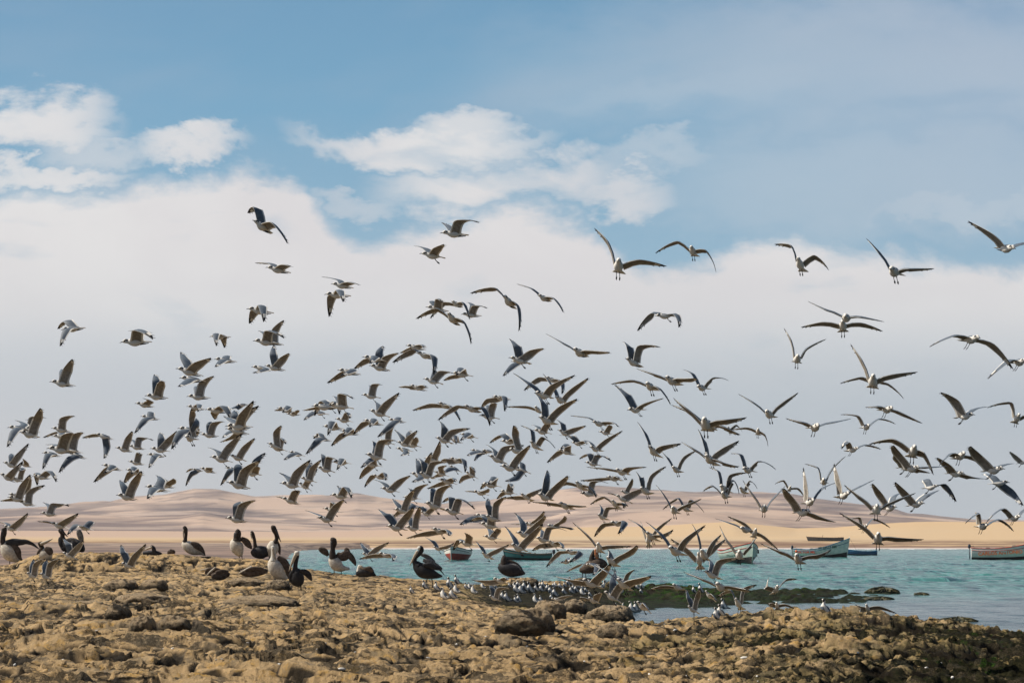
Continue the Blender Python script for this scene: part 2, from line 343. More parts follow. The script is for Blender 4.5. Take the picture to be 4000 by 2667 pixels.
PADS = []   # (x, y, z, radius): the rock is level under every foot
def foot(x, y, r=.22, D=None):
    if D is None: p, D = ground_at(x, y)
    else: p = P(x, y, D)
    PADS.append((p.x, p.y, p.z, r))
    return p, D
GULLS = """
237,1287,334,1280|244,1288,233,1353|246,1255,224,1285|0|0|0|left-flying gull, wings unevenly drooped, against white cloud, above rocks at far left
467,1335,593,1335|515,1287,596,1326|523,1302,500,1293|0|0|0|left-flying gull, wings unevenly raised, against grey sky, above rocks beside sitting pelican
193,1488,296,1507|245,1442,281,1402|230,1455,241,1442|0|0|0|highest left-flying gull, wings raised, against grey sky, above rocks at far left
28,1667,122,1678|38,1685,26,1746|82,1657,57,1641|0|0|0|left-flying gull, one wing up, one down, against grey sky, above rocks at far left
74,1668,158,1688|112,1628,179,1633|110,1647,98,1639|0|0|0|second highest left-flying gull, wings raised, against grey sky, above rocks at far left
75,1685,154,1708|128,1634,156,1593||0|0|0|highest left-flying gull, visible wing raised, against grey sky, above rocks at far left
199,1670,281,1686|231,1633,291,1624|226,1660,222,1655|0|0|0|third highest left-flying gull, wings raised, against grey sky, above rocks at far left
202,1703,283,1703||222,1684,167,1708|0|0|0|left-flying gull, visible wing level, against grey sky, above rocks at far left
181,1748,301,1764|235,1703,281,1690|204,1738,177,1736|0|0|0|left-flying gull, wings unevenly raised, against grey sky, above rocks at far left
237,1744,324,1769|276,1701,323,1688||0|0|0|second highest left-flying gull, visible wing raised, against grey sky, above rocks at far left
163,1766,242,1781|173,1774,165,1832||0|0|0|upper left-flying gull, visible wing lowered, against grey sky, above rocks at far left
265,1767,341,1791|260,1785,228,1845||0|0|0|lower left-flying gull, visible wing lowered, against grey sky, above rocks at far left
370,1693,446,1716|403,1744,404,1790|367,1693,320,1709|0|0|0|second highest left-flying gull, wings unevenly drooped, against grey sky, above rocks beside sitting pelican
449,1746,523,1764|487,1713,515,1683|481,1739,477,1734|0|0|0|lower left-flying gull, wings raised, against grey sky, above rocks beside sitting pelican
500,1740,570,1754|532,1706,597,1721|520,1726,504,1713|0|0|0|upper left-flying gull, wings raised, against grey sky, above rocks beside sitting pelican
10,1803,79,1828|56,1780,111,1730|32,1780,47,1771|0|0|0|lowest left-flying gull, wings raised, against grey sky, above rocks at far left
74,1808,126,1824|93,1805,87,1790||0|0|0|third highest left-flying gull, visible wing raised, against grey sky, above rocks at far left
-4,1847,68,1884|31,1846,89,1799||0|0|0|fourth highest left-flying gull, visible wing raised, against grey sky, above rocks at far left
46,1866,89,1879|79,1828,67,1837||0|0|0|lowest left-flying gull, visible wing raised, against grey sky, above rocks at far left
125,1857,202,1868|179,1836,218,1883|130,1846,144,1896|0|0|0|left-flying gull, both wings swept down, against grey sky, above rocks at far left
29,1938,102,1958|74,1897,117,1852|26,1948,-3,1955|0|0|0|upper left-flying gull, wings unevenly raised, before the hills, above rocks at far left
32,1928,97,1943|92,1902,112,1856||0|0|0|upper left-flying gull, visible wing raised, before the hills, above rocks at far left
70,1957,143,1974|102,1917,175,1893||0|0|0|lower left-flying gull, visible wing raised, before the hills, above rocks at far left
397,1813,480,1837|431,1815,402,1846|406,1828,364,1882|0|0|0|left-flying gull, both wings swept down, against grey sky, above rocks beside sitting pelican
490,1831,568,1856|513,1820,510,1851|497,1843,482,1888|0|0|0|lowest left-flying gull, wings unevenly drooped, against grey sky, above rocks beside sitting pelican
453,1930,538,1951|508,1882,551,1838|467,1894,467,1874|0|0|0|left-flying gull, both wings raised high, before the hills, above rocks beside sitting pelican
499,1800,568,1814|531,1767,548,1777||0|0|0|lower left-flying gull, visible wing raised, against grey sky, above rocks beside sitting pelican
156,2002,231,2011|196,1964,269,1978|184,1979,165,1961|0|0|0|left-flying gull, wings raised, before the hills, above rocks at far left
194,2040,272,2065|245,2030,305,2003|184,2035,145,2035|1|0|0|lower left-flying gull, wings unevenly raised, before the hills, above rocks at far left
296,2051,367,2071|288,2045,261,2088|344,2033,360,2045|1|0|0|left-flying gull, wings unevenly drooped, before the sand, above rocks beside sitting pelican
10,2051,79,2076|59,2038,108,2002|15,2040,-5,2039|1|0|0|left-flying gull, wings raised, before the sand, above rocks at far left
239,2155,304,2186|288,2137,325,2109|253,2122,245,2102|1|0|2206|farthest left-facing gull touching down with both wings raised high, by rocks at far left
99,2234,151,2262|128,2201,176,2181|115,2211,131,2181|1|0|2275|second farthest left-facing gull touching down with both wings raised high, by rocks at far left
153,2237,202,2265|184,2201,235,2181|163,2211,184,2183|1|0|2278|nearest left-facing gull touching down with both wings raised high, by rocks at far left
469,2197,532,2219|513,2170,569,2123|469,2158,472,2126|0|0|0|left-flying gull, both wings raised high, over the shore, above rocks beside sitting pelican
986,857,1061,913|1056,865,1122,952|989,807,966,832|0|0|0|left-flying gull, one wing up, one down, against white cloud, above cluster of standing pelicans
1037,1042,1136,1066|1094,1033,1135,1041|1048,1029,995,1027|0|0|0|left-flying gull, wings unevenly raised, against white cloud, above cluster of standing pelicans
962,1204,1070,1223|1006,1190,1028,1258|977,1211,972,1264|0|0|0|upper left-flying gull, both wings swept down, against white cloud, above cluster of standing pelicans
818,1313,902,1316|829,1303,844,1352|856,1316,875,1359|0|0|0|lower left-flying gull, both wings swept down, against white cloud, above cluster of standing pelicans
686,1436,795,1469|753,1417,823,1397|704,1403,705,1374|0|0|0|highest left-flying gull, wings raised, against grey sky, above lone sitting pelican
835,1401,926,1413|852,1408,838,1433|870,1391,895,1390|0|0|0|left-flying gull, wings unevenly drooped, against grey sky, above cluster of standing pelicans
981,1431,1065,1447|1031,1438,985,1455||0|0|0|highest left-flying gull, visible wing lowered, against grey sky, above cluster of standing pelicans
699,1474,804,1489|714,1489,694,1510||0|0|0|left-flying gull, visible wing lowered, against grey sky, above lone sitting pelican
565,1543,657,1555|610,1503,630,1487|594,1487,602,1462|0|0|0|left-flying gull, both wings raised high, against grey sky, above rocks beside sitting pelican
728,1546,823,1554|772,1497,834,1468|755,1515,769,1509|0|0|0|second highest left-flying gull, wings raised, against grey sky, above lone sitting pelican
526,1573,605,1589|574,1564,555,1555||0|0|0|upper left-flying gull, visible wing raised, against grey sky, above rocks beside sitting pelican
548,1624,625,1638|551,1638,524,1691|577,1607,573,1631|0|0|0|highest left-flying gull, wings unevenly drooped, against grey sky, above rocks beside sitting pelican
728,1585,804,1599|767,1577,770,1608|747,1594,742,1610|0|0|0|upper left-flying gull, wings unevenly drooped, against grey sky, above lone sitting pelican
801,1597,893,1610|857,1584,906,1651|821,1610,838,1638|0|0|0|upper left-flying gull, both wings swept down, against grey sky, above lone sitting pelican
921,1583,972,1579|911,1589,895,1601||0|0|0|second highest left-flying gull, visible wing lowered, against grey sky, above cluster of standing pelicans
880,1671,974,1696|931,1628,1010,1583|902,1620,918,1602|0|0|0|upper left-flying gull, both wings raised high, against grey sky, above cluster of standing pelicans
878,1662,989,1667|929,1622,989,1564|890,1643,872,1625|0|0|0|second highest left-flying gull, wings raised, against grey sky, above cluster of standing pelicans
898,1679,972,1676|888,1684,867,1710|903,1702,857,1726|0|0|0|left-flying gull, both wings swept down, against grey sky, above cluster of standing pelicans
693,1670,792,1689|689,1684,668,1754|745,1666,763,1709|0|0|0|lower left-flying gull, both wings swept down, against grey sky, above lone sitting pelican
722,1704,765,1717|737,1643,745,1599|755,1653,764,1633|1|0|0|upper left-flying gull, both wings raised high, against grey sky, above lone sitting pelican
781,1695,856,1704|821,1653,876,1647|805,1656,828,1648|0|0|0|third highest left-flying gull, wings raised, against grey sky, above lone sitting pelican
585,1749,668,1764|643,1719,690,1682|615,1709,625,1689|1|0|0|lower left-flying gull, both wings raised high, against grey sky, above lone sitting pelican
573,1773,649,1783|588,1786,579,1827||0|0|0|left-flying gull, visible wing lowered, against grey sky, above rocks beside sitting pelican
819,1781,911,1806|880,1742,944,1691|842,1763,810,1747|1|0|0|third highest left-flying gull, wings raised, against grey sky, above cluster of standing pelicans
895,1776,962,1801|944,1745,994,1710||1|0|0|lowest left-flying gull, visible wing raised, against grey sky, above cluster of standing pelicans
779,1826,848,1847|804,1825,829,1827||0|0|0|left-flying gull, visible wing level, against grey sky, above lone sitting pelican
750,1832,793,1839|742,1842,724,1898|742,1829,726,1844|0|0|0|lower left-flying gull, wings unevenly drooped, against grey sky, above lone sitting pelican
878,1824,944,1842|888,1832,860,1895||0|0|0|lowest left-flying gull, visible wing lowered, against grey sky, above cluster of standing pelicans
884,1880,978,1908|939,1834,1017,1797|913,1821,936,1816|0|0|0|lower left-flying gull, both wings raised high, against grey sky, above cluster of standing pelicans
954,1844,1020,1855|987,1827,1003,1821|985,1798,1036,1767|1|0|0|fourth highest left-flying gull, wings raised, against grey sky, above cluster of standing pelicans
565,1897,666,1918|582,1906,573,1948|615,1873,607,1856|0|0|0|left-flying gull, one wing up, one down, against grey sky, above rocks beside sitting pelican
605,1886,688,1904|658,1878,676,1868|638,1878,625,1864|0|0|0|lowest left-flying gull, wings raised, against grey sky, above lone sitting pelican
879,2020,972,2038|929,1970,997,1953|908,1972,949,1958|0|0|0|left-flying gull, both wings raised high, before the hills, above cluster of standing pelicans
1292,1107,1381,1125|1353,1101,1400,1113|1317,1095,1255,1081|0|0|0|left-flying gull, wings unevenly raised, against white cloud, above spread-winged pelican
1266,1148,1371,1156|1310,1132,1339,1180|1277,1155,1284,1238|0|0|0|left-flying gull, both wings swept down, against white cloud, above spread-winged pelican
987,1329,1092,1343|1032,1289,1109,1322|1027,1308,1007,1292|0|0|0|left-flying gull, wings unevenly raised, against grey sky, above cluster of standing pelicans
1027,1328,1109,1347|1060,1287,1108,1250||0|0|0|highest left-flying gull, visible wing raised, against grey sky, above cluster of standing pelicans
1032,1426,1116,1447|1089,1399,1127,1379|1052,1384,1069,1348|0|0|0|highest left-flying gull, wings raised, against grey sky, above cluster of standing pelicans
1414,1392,1511,1412|1450,1389,1442,1420|1419,1402,1381,1440|0|0|0|highest left-flying gull, both wings swept down, against grey sky, above spread-winged pelican
1441,1425,1524,1448|1493,1394,1556,1378|1465,1377,1496,1351|0|0|0|left-flying gull, both wings raised high, against grey sky, above black pelican facing left
1317,1443,1410,1463|1369,1440,1326,1466|1328,1453,1276,1495|0|0|0|highest left-flying gull, wings unevenly drooped, against grey sky, above spread-winged pelican
1411,1540,1488,1555|1448,1501,1489,1504|1443,1514,1439,1505|1|0|0|highest left-flying gull, wings raised, against grey sky, above spread-winged pelican
1440,1600,1524,1630|1494,1575,1559,1532|1468,1581,1462,1568|1|0|0|second highest left-flying gull, wings raised, against grey sky, above black pelican facing left
1081,1591,1157,1612|1116,1583,1101,1611|1088,1596,1070,1603|0|0|0|left-flying gull, wings held level, against grey sky, above cluster of standing pelicans
1117,1616,1175,1619|1149,1606,1162,1601||0|0|0|upper left-flying gull, visible wing level, against grey sky, above cluster of standing pelicans
1216,1584,1318,1593||1213,1593,1180,1603|0|0|0|upper left-flying gull, visible wing level, against grey sky, above spread-winged pelican
1252,1581,1331,1598|1300,1565,1324,1619|1249,1563,1226,1624|1|0|0|second highest left-flying gull, both wings swept down, against grey sky, above spread-winged pelican
1216,1606,1286,1619|1213,1609,1185,1640||1|0|0|highest left-flying gull, visible wing lowered, against grey sky, above spread-winged pelican
1285,1577,1383,1596|1317,1536,1378,1558|1308,1555,1297,1548|1|0|0|second highest left-flying gull, wings raised, against grey sky, above spread-winged pelican
1308,1634,1380,1648|1346,1609,1365,1634||1|0|0|lower left-flying gull, visible wing level, against grey sky, above spread-winged pelican
1259,1663,1346,1675|1283,1643,1278,1700||0|0|0|second highest left-flying gull, visible wing lowered, against grey sky, above spread-winged pelican
1221,1701,1296,1723|1229,1716,1193,1773|1241,1690,1222,1712|0|0|0|third highest left-flying gull, wings unevenly drooped, against grey sky, above spread-winged pelican
1328,1680,1405,1698|1356,1667,1336,1704|1326,1693,1292,1741|0|0|0|second highest left-flying gull, wings unevenly drooped, against grey sky, above spread-winged pelican
1417,1639,1498,1660|1451,1632,1440,1667|1412,1647,1379,1695|0|0|0|lowest left-flying gull, both wings swept down, against grey sky, above spread-winged pelican
1514,1637,1587,1649|1517,1654,1473,1706|1547,1629,1558,1637|0|0|0|second highest left-flying gull, wings unevenly drooped, against grey sky, above black pelican facing left
1477,1718,1542,1736|1507,1680,1535,1667||1|0|0|highest left-flying gull, visible wing raised, against grey sky, above black pelican facing left
1426,1771,1508,1796|1473,1721,1547,1721|1458,1741,1453,1722|1|0|0|upper left-flying gull, both wings raised high, against grey sky, above spread-winged pelican
1547,1723,1615,1746|1588,1706,1629,1680|1558,1703,1539,1677|0|0|0|third highest left-flying gull, wings raised, against grey sky, above black pelican facing left
1576,1731,1646,1746|1611,1718,1624,1706|1583,1700,1604,1681|1|0|0|fourth highest left-flying gull, wings raised, against grey sky, above black pelican facing left
1545,1749,1615,1763|1576,1764,1563,1779||1|0|0|left-flying gull, visible wing lowered, against grey sky, above black pelican facing left
1043,1728,1111,1759|1065,1690,1098,1661||0|0|0|second highest left-flying gull, visible wing raised, against grey sky, above cluster of standing pelicans
1049,1741,1123,1762|1088,1708,1114,1734||1|0|0|lower left-flying gull, visible wing level, against grey sky, above cluster of standing pelicans
1127,1762,1194,1783|1134,1769,1107,1795||1|0|0|third highest left-flying gull, visible wing lowered, against grey sky, above cluster of standing pelicans
1092,1884,1188,1904|1144,1843,1212,1794|1114,1866,1088,1845|1|0|0|lowest left-flying gull, wings raised, against grey sky, above cluster of standing pelicans
1171,1863,1238,1884|1208,1828,1254,1794|1193,1833,1216,1805|1|0|0|lower left-flying gull, both wings raised high, against grey sky, above spread-winged pelican
1162,1881,1218,1917|1193,1873,1239,1828||1|0|0|left-flying gull, visible wing raised, against grey sky, above spread-winged pelican
1235,1822,1309,1845|1272,1782,1320,1802|1254,1784,1254,1773|1|0|0|lowest left-flying gull, wings raised, against grey sky, above spread-winged pelican
1295,1802,1374,1811|1323,1789,1314,1835||1|0|0|lowest left-flying gull, visible wing lowered, against grey sky, above spread-winged pelican
1417,1807,1494,1822|1443,1787,1407,1826|1417,1833,1402,1870|1|0|0|lowest left-flying gull, wings unevenly drooped, against grey sky, above spread-winged pelican
1453,1853,1514,1873|1494,1843,1504,1876|1448,1853,1422,1902|0|0|0|lowest left-flying gull, wings unevenly drooped, against grey sky, above black pelican facing left
1485,1904,1561,1922|1547,1876,1601,1856|1489,1886,1458,1873|1|0|0|lowest left-flying gull, wings raised, against grey sky, above black pelican facing left
1096,1942,1178,1970|1139,1917,1170,1917|1096,1939,1077,1939|0|0|0|left-flying gull, wings unevenly raised, before the hills, above cluster of standing pelicans
1289,1930,1374,1945|1338,1899,1371,1946|1323,1917,1315,1896|1|0|0|left-flying gull, wings unevenly raised, before the hills, above spread-winged pelican
1260,1983,1338,2001|1289,1961,1308,1973||1|0|0|left-flying gull, visible wing level, before the hills, above spread-winged pelican
1236,2019,1315,2037|1295,1978,1340,1950|1234,2009,1190,1992|1|0|0|left-flying gull, wings raised, before the hills, above spread-winged pelican
1508,2051,1588,2070|1573,2014,1611,1981|1496,2011,1476,1988|1|0|0|left-flying gull, both wings raised high, before the sand, above black pelican facing left
1582,2056,1646,2071|1616,2014,1637,1978|1591,2029,1598,2011|1|0|0|left-flying gull, wings raised, before the sand, above black pelican facing left
1536,1987,1606,2001|1581,1945,1614,1912|1540,1965,1532,1947|0|0|0|second highest left-flying gull, wings raised, before the hills, above black pelican facing left
1581,1961,1644,1986|1606,1968,1573,2004|1563,1983,1530,2024|0|0|0|left-flying gull, both wings swept down, before the hills, above black pelican facing left
1410,2159,1471,2180|1461,2139,1519,2116|1412,2139,1408,2117|1|0|0|left-flying gull, wings raised, over the shore, above spread-winged pelican
1473,2158,1550,2178|1524,2162,1532,2190|1458,2162,1401,2182|0|0|0|left-flying gull, wings unevenly drooped, over the shore, above black pelican facing left
1718,908,1831,919|1773,860,1870,871|1743,889,1724,870|0|0|0|highest left-flying gull, wings raised, against white cloud, above red-bottomed boat
1639,988,1740,1009|1688,971,1733,954|1651,971,1617,961|1|0|0|left-flying gull, wings raised, against white cloud, above black pelican facing left
1965,1152,2011,1206|2018,1188,2025,1294|1932,1121,1836,1145|0|1|0|oncoming gull, one wing up, one down, against white cloud, above hunched brown pelican
2099,1151,2151,1178|2156,1162,2199,1220|2072,1127,2018,1109|0|0|0|left-flying gull, one wing up, one down, against white cloud, above crowd of standing gulls
1746,1220,1790,1271|1807,1252,1839,1345|1702,1201,1624,1245|0|1|0|oncoming gull, wings unevenly drooped, against white cloud, above red-bottomed boat
1762,1175,1804,1201|1804,1179,1833,1248|1728,1179,1679,1243|0|0|0|left-flying gull, both wings swept down, against white cloud, above red-bottomed boat
1662,1197,1753,1216|1699,1167,1726,1180|1674,1178,1697,1178|0|0|0|second highest left-flying gull, wings raised, against white cloud, above red-bottomed boat
1800,1226,1881,1234|1842,1193,1901,1205|1836,1193,1821,1182|0|0|0|lowest left-flying gull, wings raised, against white cloud, above red-bottomed boat
1986,1394,2074,1422|2064,1369,2122,1360|2003,1351,1988,1323|1|0|0|highest left-flying gull, wings raised, against grey sky, above hunched brown pelican
1995,1410,2069,1417|1992,1424,1963,1468||0|0|0|upper left-flying gull, visible wing lowered, against grey sky, above hunched brown pelican
1584,1347,1663,1366|1638,1345,1653,1358|1589,1361,1561,1378|0|0|0|highest left-flying gull, wings unevenly drooped, against grey sky, above black pelican facing left
1622,1375,1702,1403|1681,1386,1691,1463|1607,1362,1532,1415|0|0|0|left-flying gull, both wings swept down, against grey sky, above black pelican facing left
1652,1477,1731,1501|1712,1447,1773,1460|1689,1450,1684,1442|1|0|0|highest left-flying gull, wings raised, against grey sky, above black pelican facing left
1763,1455,1849,1470|1788,1435,1781,1465|1755,1468,1731,1486|1|0|0|highest left-flying gull, wings unevenly drooped, against grey sky, above red-bottomed boat
1598,1503,1668,1526|1648,1503,1663,1514|1584,1506,1556,1512|0|0|0|left-flying gull, wings held level, against grey sky, above black pelican facing left
1709,1571,1770,1598|1755,1585,1797,1645|1679,1575,1610,1602|0|0|0|left-flying gull, both wings swept down, against grey sky, above red-bottomed boat
1809,1583,1878,1611|1875,1590,1912,1664|1781,1581,1709,1640|0|1|0|oncoming gull, both wings swept down, against grey sky, above red-bottomed boat
1921,1547,1995,1561|1959,1547,1969,1606|1898,1557,1878,1595|0|0|0|left-flying gull, both wings swept down, against grey sky, above hunched brown pelican
1870,1620,1952,1636|1911,1580,1934,1576|1899,1588,1901,1585|1|0|0|second highest left-flying gull, wings raised, against grey sky, above hunched brown pelican
1699,1706,1769,1733|1755,1679,1837,1672|1724,1669,1717,1645|1|0|0|left-flying gull, wings raised, against grey sky, above red-bottomed boat
1795,1693,1869,1712|1820,1688,1795,1720||1|0|0|upper left-flying gull, visible wing lowered, against grey sky, above red-bottomed boat
1752,1712,1808,1730|1769,1697,1780,1735||0|0|0|left-flying gull, visible wing level, against grey sky, above red-bottomed boat
1656,1786,1729,1804|1695,1763,1716,1722||0|0|0|second highest left-flying gull, visible wing raised, against grey sky, above black pelican facing left
1601,1845,1678,1870|1634,1860,1607,1881|1624,1814,1624,1790|1|0|0|left-flying gull, one wing up, one down, against grey sky, above black pelican facing left
1634,1844,1695,1869|1678,1804,1757,1807|1644,1804,1632,1789|1|0|0|fifth highest left-flying gull, wings raised, against grey sky, above black pelican facing left
1627,1830,1703,1840|1652,1809,1685,1765||0|0|0|lowest left-flying gull, visible wing raised, against grey sky, above black pelican facing left
1754,1786,1820,1812|1800,1789,1815,1845|1736,1790,1721,1802|0|0|0|second highest left-flying gull, wings unevenly drooped, against grey sky, above red-bottomed boat
1752,1816,1805,1845|1752,1824,1729,1847||1|0|0|lower left-flying gull, visible wing lowered, against grey sky, above red-bottomed boat
1693,1840,1755,1861|1708,1824,1744,1817|1703,1853,1688,1863|1|0|0|left-flying gull, wings unevenly raised, against grey sky, above red-bottomed boat
1815,1840,1868,1870|1833,1819,1856,1845|1805,1858,1792,1887|1|0|0|third highest left-flying gull, wings unevenly drooped, against grey sky, above red-bottomed boat
1711,1870,1787,1892|1762,1865,1774,1881|1716,1883,1667,1907|1|0|0|lowest left-flying gull, wings unevenly drooped, against grey sky, above red-bottomed boat
1657,1960,1734,1990|1703,1911,1764,1893|1680,1916,1690,1906|1|0|0|left-flying gull, both wings raised high, before the hills, above black pelican facing left
1573,1939,1647,1949|1619,1904,1672,1890|1604,1921,1593,1906|1|0|0|highest left-flying gull, wings raised, before the hills, above black pelican facing left
1845,1916,1911,1934|1887,1916,1907,1907|1838,1916,1814,1918|1|0|0|left-flying gull, wings held level, before the hills, above hunched brown pelican
1879,1888,1959,1901|1920,1859,1902,1893|1892,1881,1874,1910|1|0|0|lower left-flying gull, wings held level, against grey sky, above hunched brown pelican
1951,1915,2022,1930|1984,1886,1999,1914|1958,1921,1939,1948|1|0|0|left-flying gull, wings unevenly drooped, against grey sky, above hunched brown pelican
2030,1925,2081,1957|2068,1924,2120,1906|2004,1937,1963,1944|1|1|0|oncoming gull, wings unevenly raised, before the hills, above hunched brown pelican
1905,1776,1981,1812|1958,1745,2047,1738|1925,1758,1896,1735|0|0|0|lowest left-flying gull, wings raised, against grey sky, above hunched brown pelican
1953,1817,2030,1837|2017,1776,2068,1738||1|0|0|lower left-flying gull, visible wing raised, against grey sky, above hunched brown pelican
2008,1821,2074,1850|2009,1858,1971,1877|2030,1804,2009,1809|1|0|0|left-flying gull, one wing up, one down, against grey sky, above hunched brown pelican
1953,1721,2030,1730|1994,1712,2024,1733|1951,1698,1911,1730|0|0|0|upper left-flying gull, wings held level, against grey sky, above hunched brown pelican
1984,1753,2053,1766|1999,1702,2005,1661||1|0|0|upper left-flying gull, visible wing raised, against grey sky, above hunched brown pelican
1836,1755,1902,1773|1841,1763,1823,1779||0|0|0|left-flying gull, visible wing level, against grey sky, above hunched brown pelican
1882,1757,1933,1766|1869,1763,1851,1799||0|0|0|lower left-flying gull, visible wing lowered, against grey sky, above hunched brown pelican
2068,1721,2112,1758|2114,1702,2169,1752|2072,1679,2033,1661|1|1|0|oncoming gull, wings unevenly raised, against grey sky, above hunched brown pelican
2098,1927,2160,1955|2168,1892,2215,1857|2124,1870,2137,1835|1|0|0|left-flying gull, both wings raised high, before the hills, above crowd of standing gulls
1729,1989,1810,2008|1780,1943,1854,1990|1752,1941,1726,1962|1|0|0|left-flying gull, wings unevenly raised, before the hills, above red-bottomed boat
1638,1995,1693,2018|1678,1985,1695,1978|1634,1980,1624,1972|1|0|0|lowest left-flying gull, wings raised, before the hills, above black pelican facing left
1870,2041,1958,2064|1907,2003,1945,2026|1879,2016,1832,2036|1|0|0|upper left-flying gull, wings unevenly raised, before the hills, above hunched brown pelican
1851,2008,1933,2029|1836,2016,1794,2048||0|0|0|left-flying gull, visible wing lowered, before the hills, above hunched brown pelican
1892,2013,1956,2034|1925,1965,1976,1939|1894,1972,1906,1946|0|0|0|left-flying gull, both wings raised high, before the hills, above hunched brown pelican
1885,2092,1958,2105|1933,2069,1940,2064|1907,2074,1897,2057|1|0|0|left-flying gull, wings raised, before the sand, above hunched brown pelican
1684,2062,1754,2087|1739,2067,1749,2090|1652,2077,1586,2101|1|0|0|left-flying gull, both wings swept down, before the sand, above red-bottomed boat
1689,2133,1734,2151|1734,2133,1774,2119|1683,2113,1660,2097|1|1|0|oncoming gull, wings raised, over the shore, above red-bottomed boat
1787,2115,1864,2131|1820,2095,1813,2080|1785,2105,1769,2148|1|0|0|left-flying gull, one wing up, one down, before the sand, above red-bottomed boat
1878,2155,1925,2184|1933,2146,1989,2124|1871,2133,1857,2111|1|1|0|oncoming gull, wings raised, over the shore, above hunched brown pelican
1991,2123,2060,2154|2060,2092,2119,2044|1996,2095,1971,2054|1|0|0|lower left-flying gull, both wings raised high, before the sand, above hunched brown pelican
2014,2077,2086,2095|2086,2046,2127,2013|2030,2039,2008,2001|0|0|0|upper left-flying gull, both wings raised high, before the sand, above hunched brown pelican
2044,2041,2111,2052|2093,2026,2124,1995|2035,2044,1996,2045|0|0|0|lower left-flying gull, wings unevenly raised, before the hills, above hunched brown pelican
1921,2256,1989,2279|1968,2253,1979,2263|1905,2266,1842,2263|0|0|0|left-flying gull, wings held level, over the shore, above hunched brown pelican
1906,2324,1956,2347|1940,2294,1998,2299|1912,2294,1915,2276|1|0|2356|left-facing gull touching down with wings raised, by hunched brown pelican
2237,1360,2293,1394|2306,1369,2381,1375|2189,1337,2131,1303|0|0|0|highest left-flying gull, wings unevenly raised, against grey sky, above crowd of standing gulls
2441,1397,2508,1434|2487,1349,2579,1355|2446,1351,2430,1334|0|0|0|left-flying gull, both wings raised high, against grey sky, above right end of gull crowd
2128,1471,2189,1497|2184,1484,2193,1538|2102,1471,2045,1524|0|0|0|left-flying gull, both wings swept down, against grey sky, above crowd of standing gulls
2087,1531,2159,1556|2148,1504,2246,1464|2056,1497,2004,1457|1|0|0|highest left-flying gull, both wings raised high, against grey sky, above crowd of standing gulls
2167,1548,2212,1576|2230,1517,2297,1475|2151,1507,2120,1459|1|0|0|second highest left-flying gull, both wings raised high, against grey sky, above crowd of standing gulls
2103,1626,2168,1658|2179,1589,2253,1557|2112,1573,2088,1535|1|0|0|lowest left-flying gull, both wings raised high, against grey sky, above crowd of standing gulls
2088,1586,2115,1614||2056,1585,1977,1588|0|1|0|oncoming gull, visible wing level, against grey sky, above hunched brown pelican
2311,1645,2370,1663|2383,1647,2411,1665|2293,1631,2227,1623|1|0|0|second highest left-flying gull, wings unevenly raised, against grey sky, above crowd of standing gulls
2449,1599,2519,1600|2513,1576,2591,1555|2439,1548,2398,1502|1|0|0|left-flying gull, wings raised, against grey sky, above right end of gull crowd
2522,1494,2561,1525|2577,1520,2619,1582|2467,1483,2386,1500|1|1|0|oncoming gull, wings unevenly drooped, against grey sky, above right end of gull crowd
2177,1676,2232,1707|2234,1672,2288,1661|2188,1652,2158,1632|1|0|0|highest left-flying gull, wings raised, against grey sky, above crowd of standing gulls
2081,1677,2156,1695|2124,1657,2142,1652|2091,1665,2075,1660|1|0|0|second highest left-flying gull, wings raised, against grey sky, above crowd of standing gulls
2229,1726,2288,1739|2275,1721,2289,1734|2224,1708,2183,1699|1|0|0|lowest left-flying gull, wings unevenly raised, against grey sky, above crowd of standing gulls
2336,1684,2397,1697|2372,1665,2379,1660||1|0|0|upper left-flying gull, visible wing raised, against grey sky, above right end of gull crowd
2302,1743,2351,1762|2359,1718,2431,1681|2300,1726,2280,1720|1|0|0|lowest left-flying gull, wings raised, against grey sky, above crowd of standing gulls
2178,1754,2248,1777|2206,1732,2188,1752|2178,1759,2135,1806|0|0|0|left-flying gull, wings unevenly drooped, against grey sky, above crowd of standing gulls
2283,1803,2349,1819|2323,1774,2386,1801|2293,1772,2261,1792|1|0|0|left-flying gull, wings held level, against grey sky, above crowd of standing gulls
2400,1832,2459,1854|2443,1826,2525,1823|2362,1828,2290,1823|1|0|0|upper left-flying gull, wings held level, against grey sky, above right end of gull crowd
2246,1879,2290,1915|2298,1899,2328,1944|2206,1880,2140,1917|1|1|0|oncoming gull, both wings swept down, against grey sky, above crowd of standing gulls
2265,1924,2334,1933|2303,1879,2374,1887||0|0|0|left-flying gull, visible wing raised, before the hills, above crowd of standing gulls
2367,1860,2431,1877|2400,1859,2418,1868|2346,1866,2267,1875|1|0|0|lower left-flying gull, wings held level, against grey sky, above right end of gull crowd
2420,1917,2469,1925|2453,1894,2468,1869||0|0|0|lower left-flying gull, visible wing raised, against grey sky, above right end of gull crowd
2400,1931,2471,1966|2464,1920,2534,1901|2397,1928,2371,1924|1|0|0|upper left-flying gull, wings raised, before the hills, above right end of gull crowd
2499,1903,2543,1930|2538,1856,2603,1820|2497,1869,2484,1841|1|1|0|oncoming gull, both wings raised high, against grey sky, above right end of gull crowd
2531,1740,2576,1785|2581,1741,2662,1731|2517,1693,2489,1647|1|1|0|oncoming gull, wings raised, against grey sky, above right end of gull crowd
2181,1962,2238,1989|2234,1971,2289,1976|2144,1962,2076,1959|1|0|0|left-flying gull, wings held level, before the hills, above crowd of standing gulls
2388,1951,2417,1984|2428,1964,2433,1984|2356,1936,2304,1970|1|1|0|oncoming gull, wings unevenly drooped, before the hills, above right end of gull crowd
2332,2007,2373,2030|2366,1979,2440,1993|2346,1989,2341,1969|1|0|0|lower left-flying gull, wings raised, before the hills, above right end of gull crowd
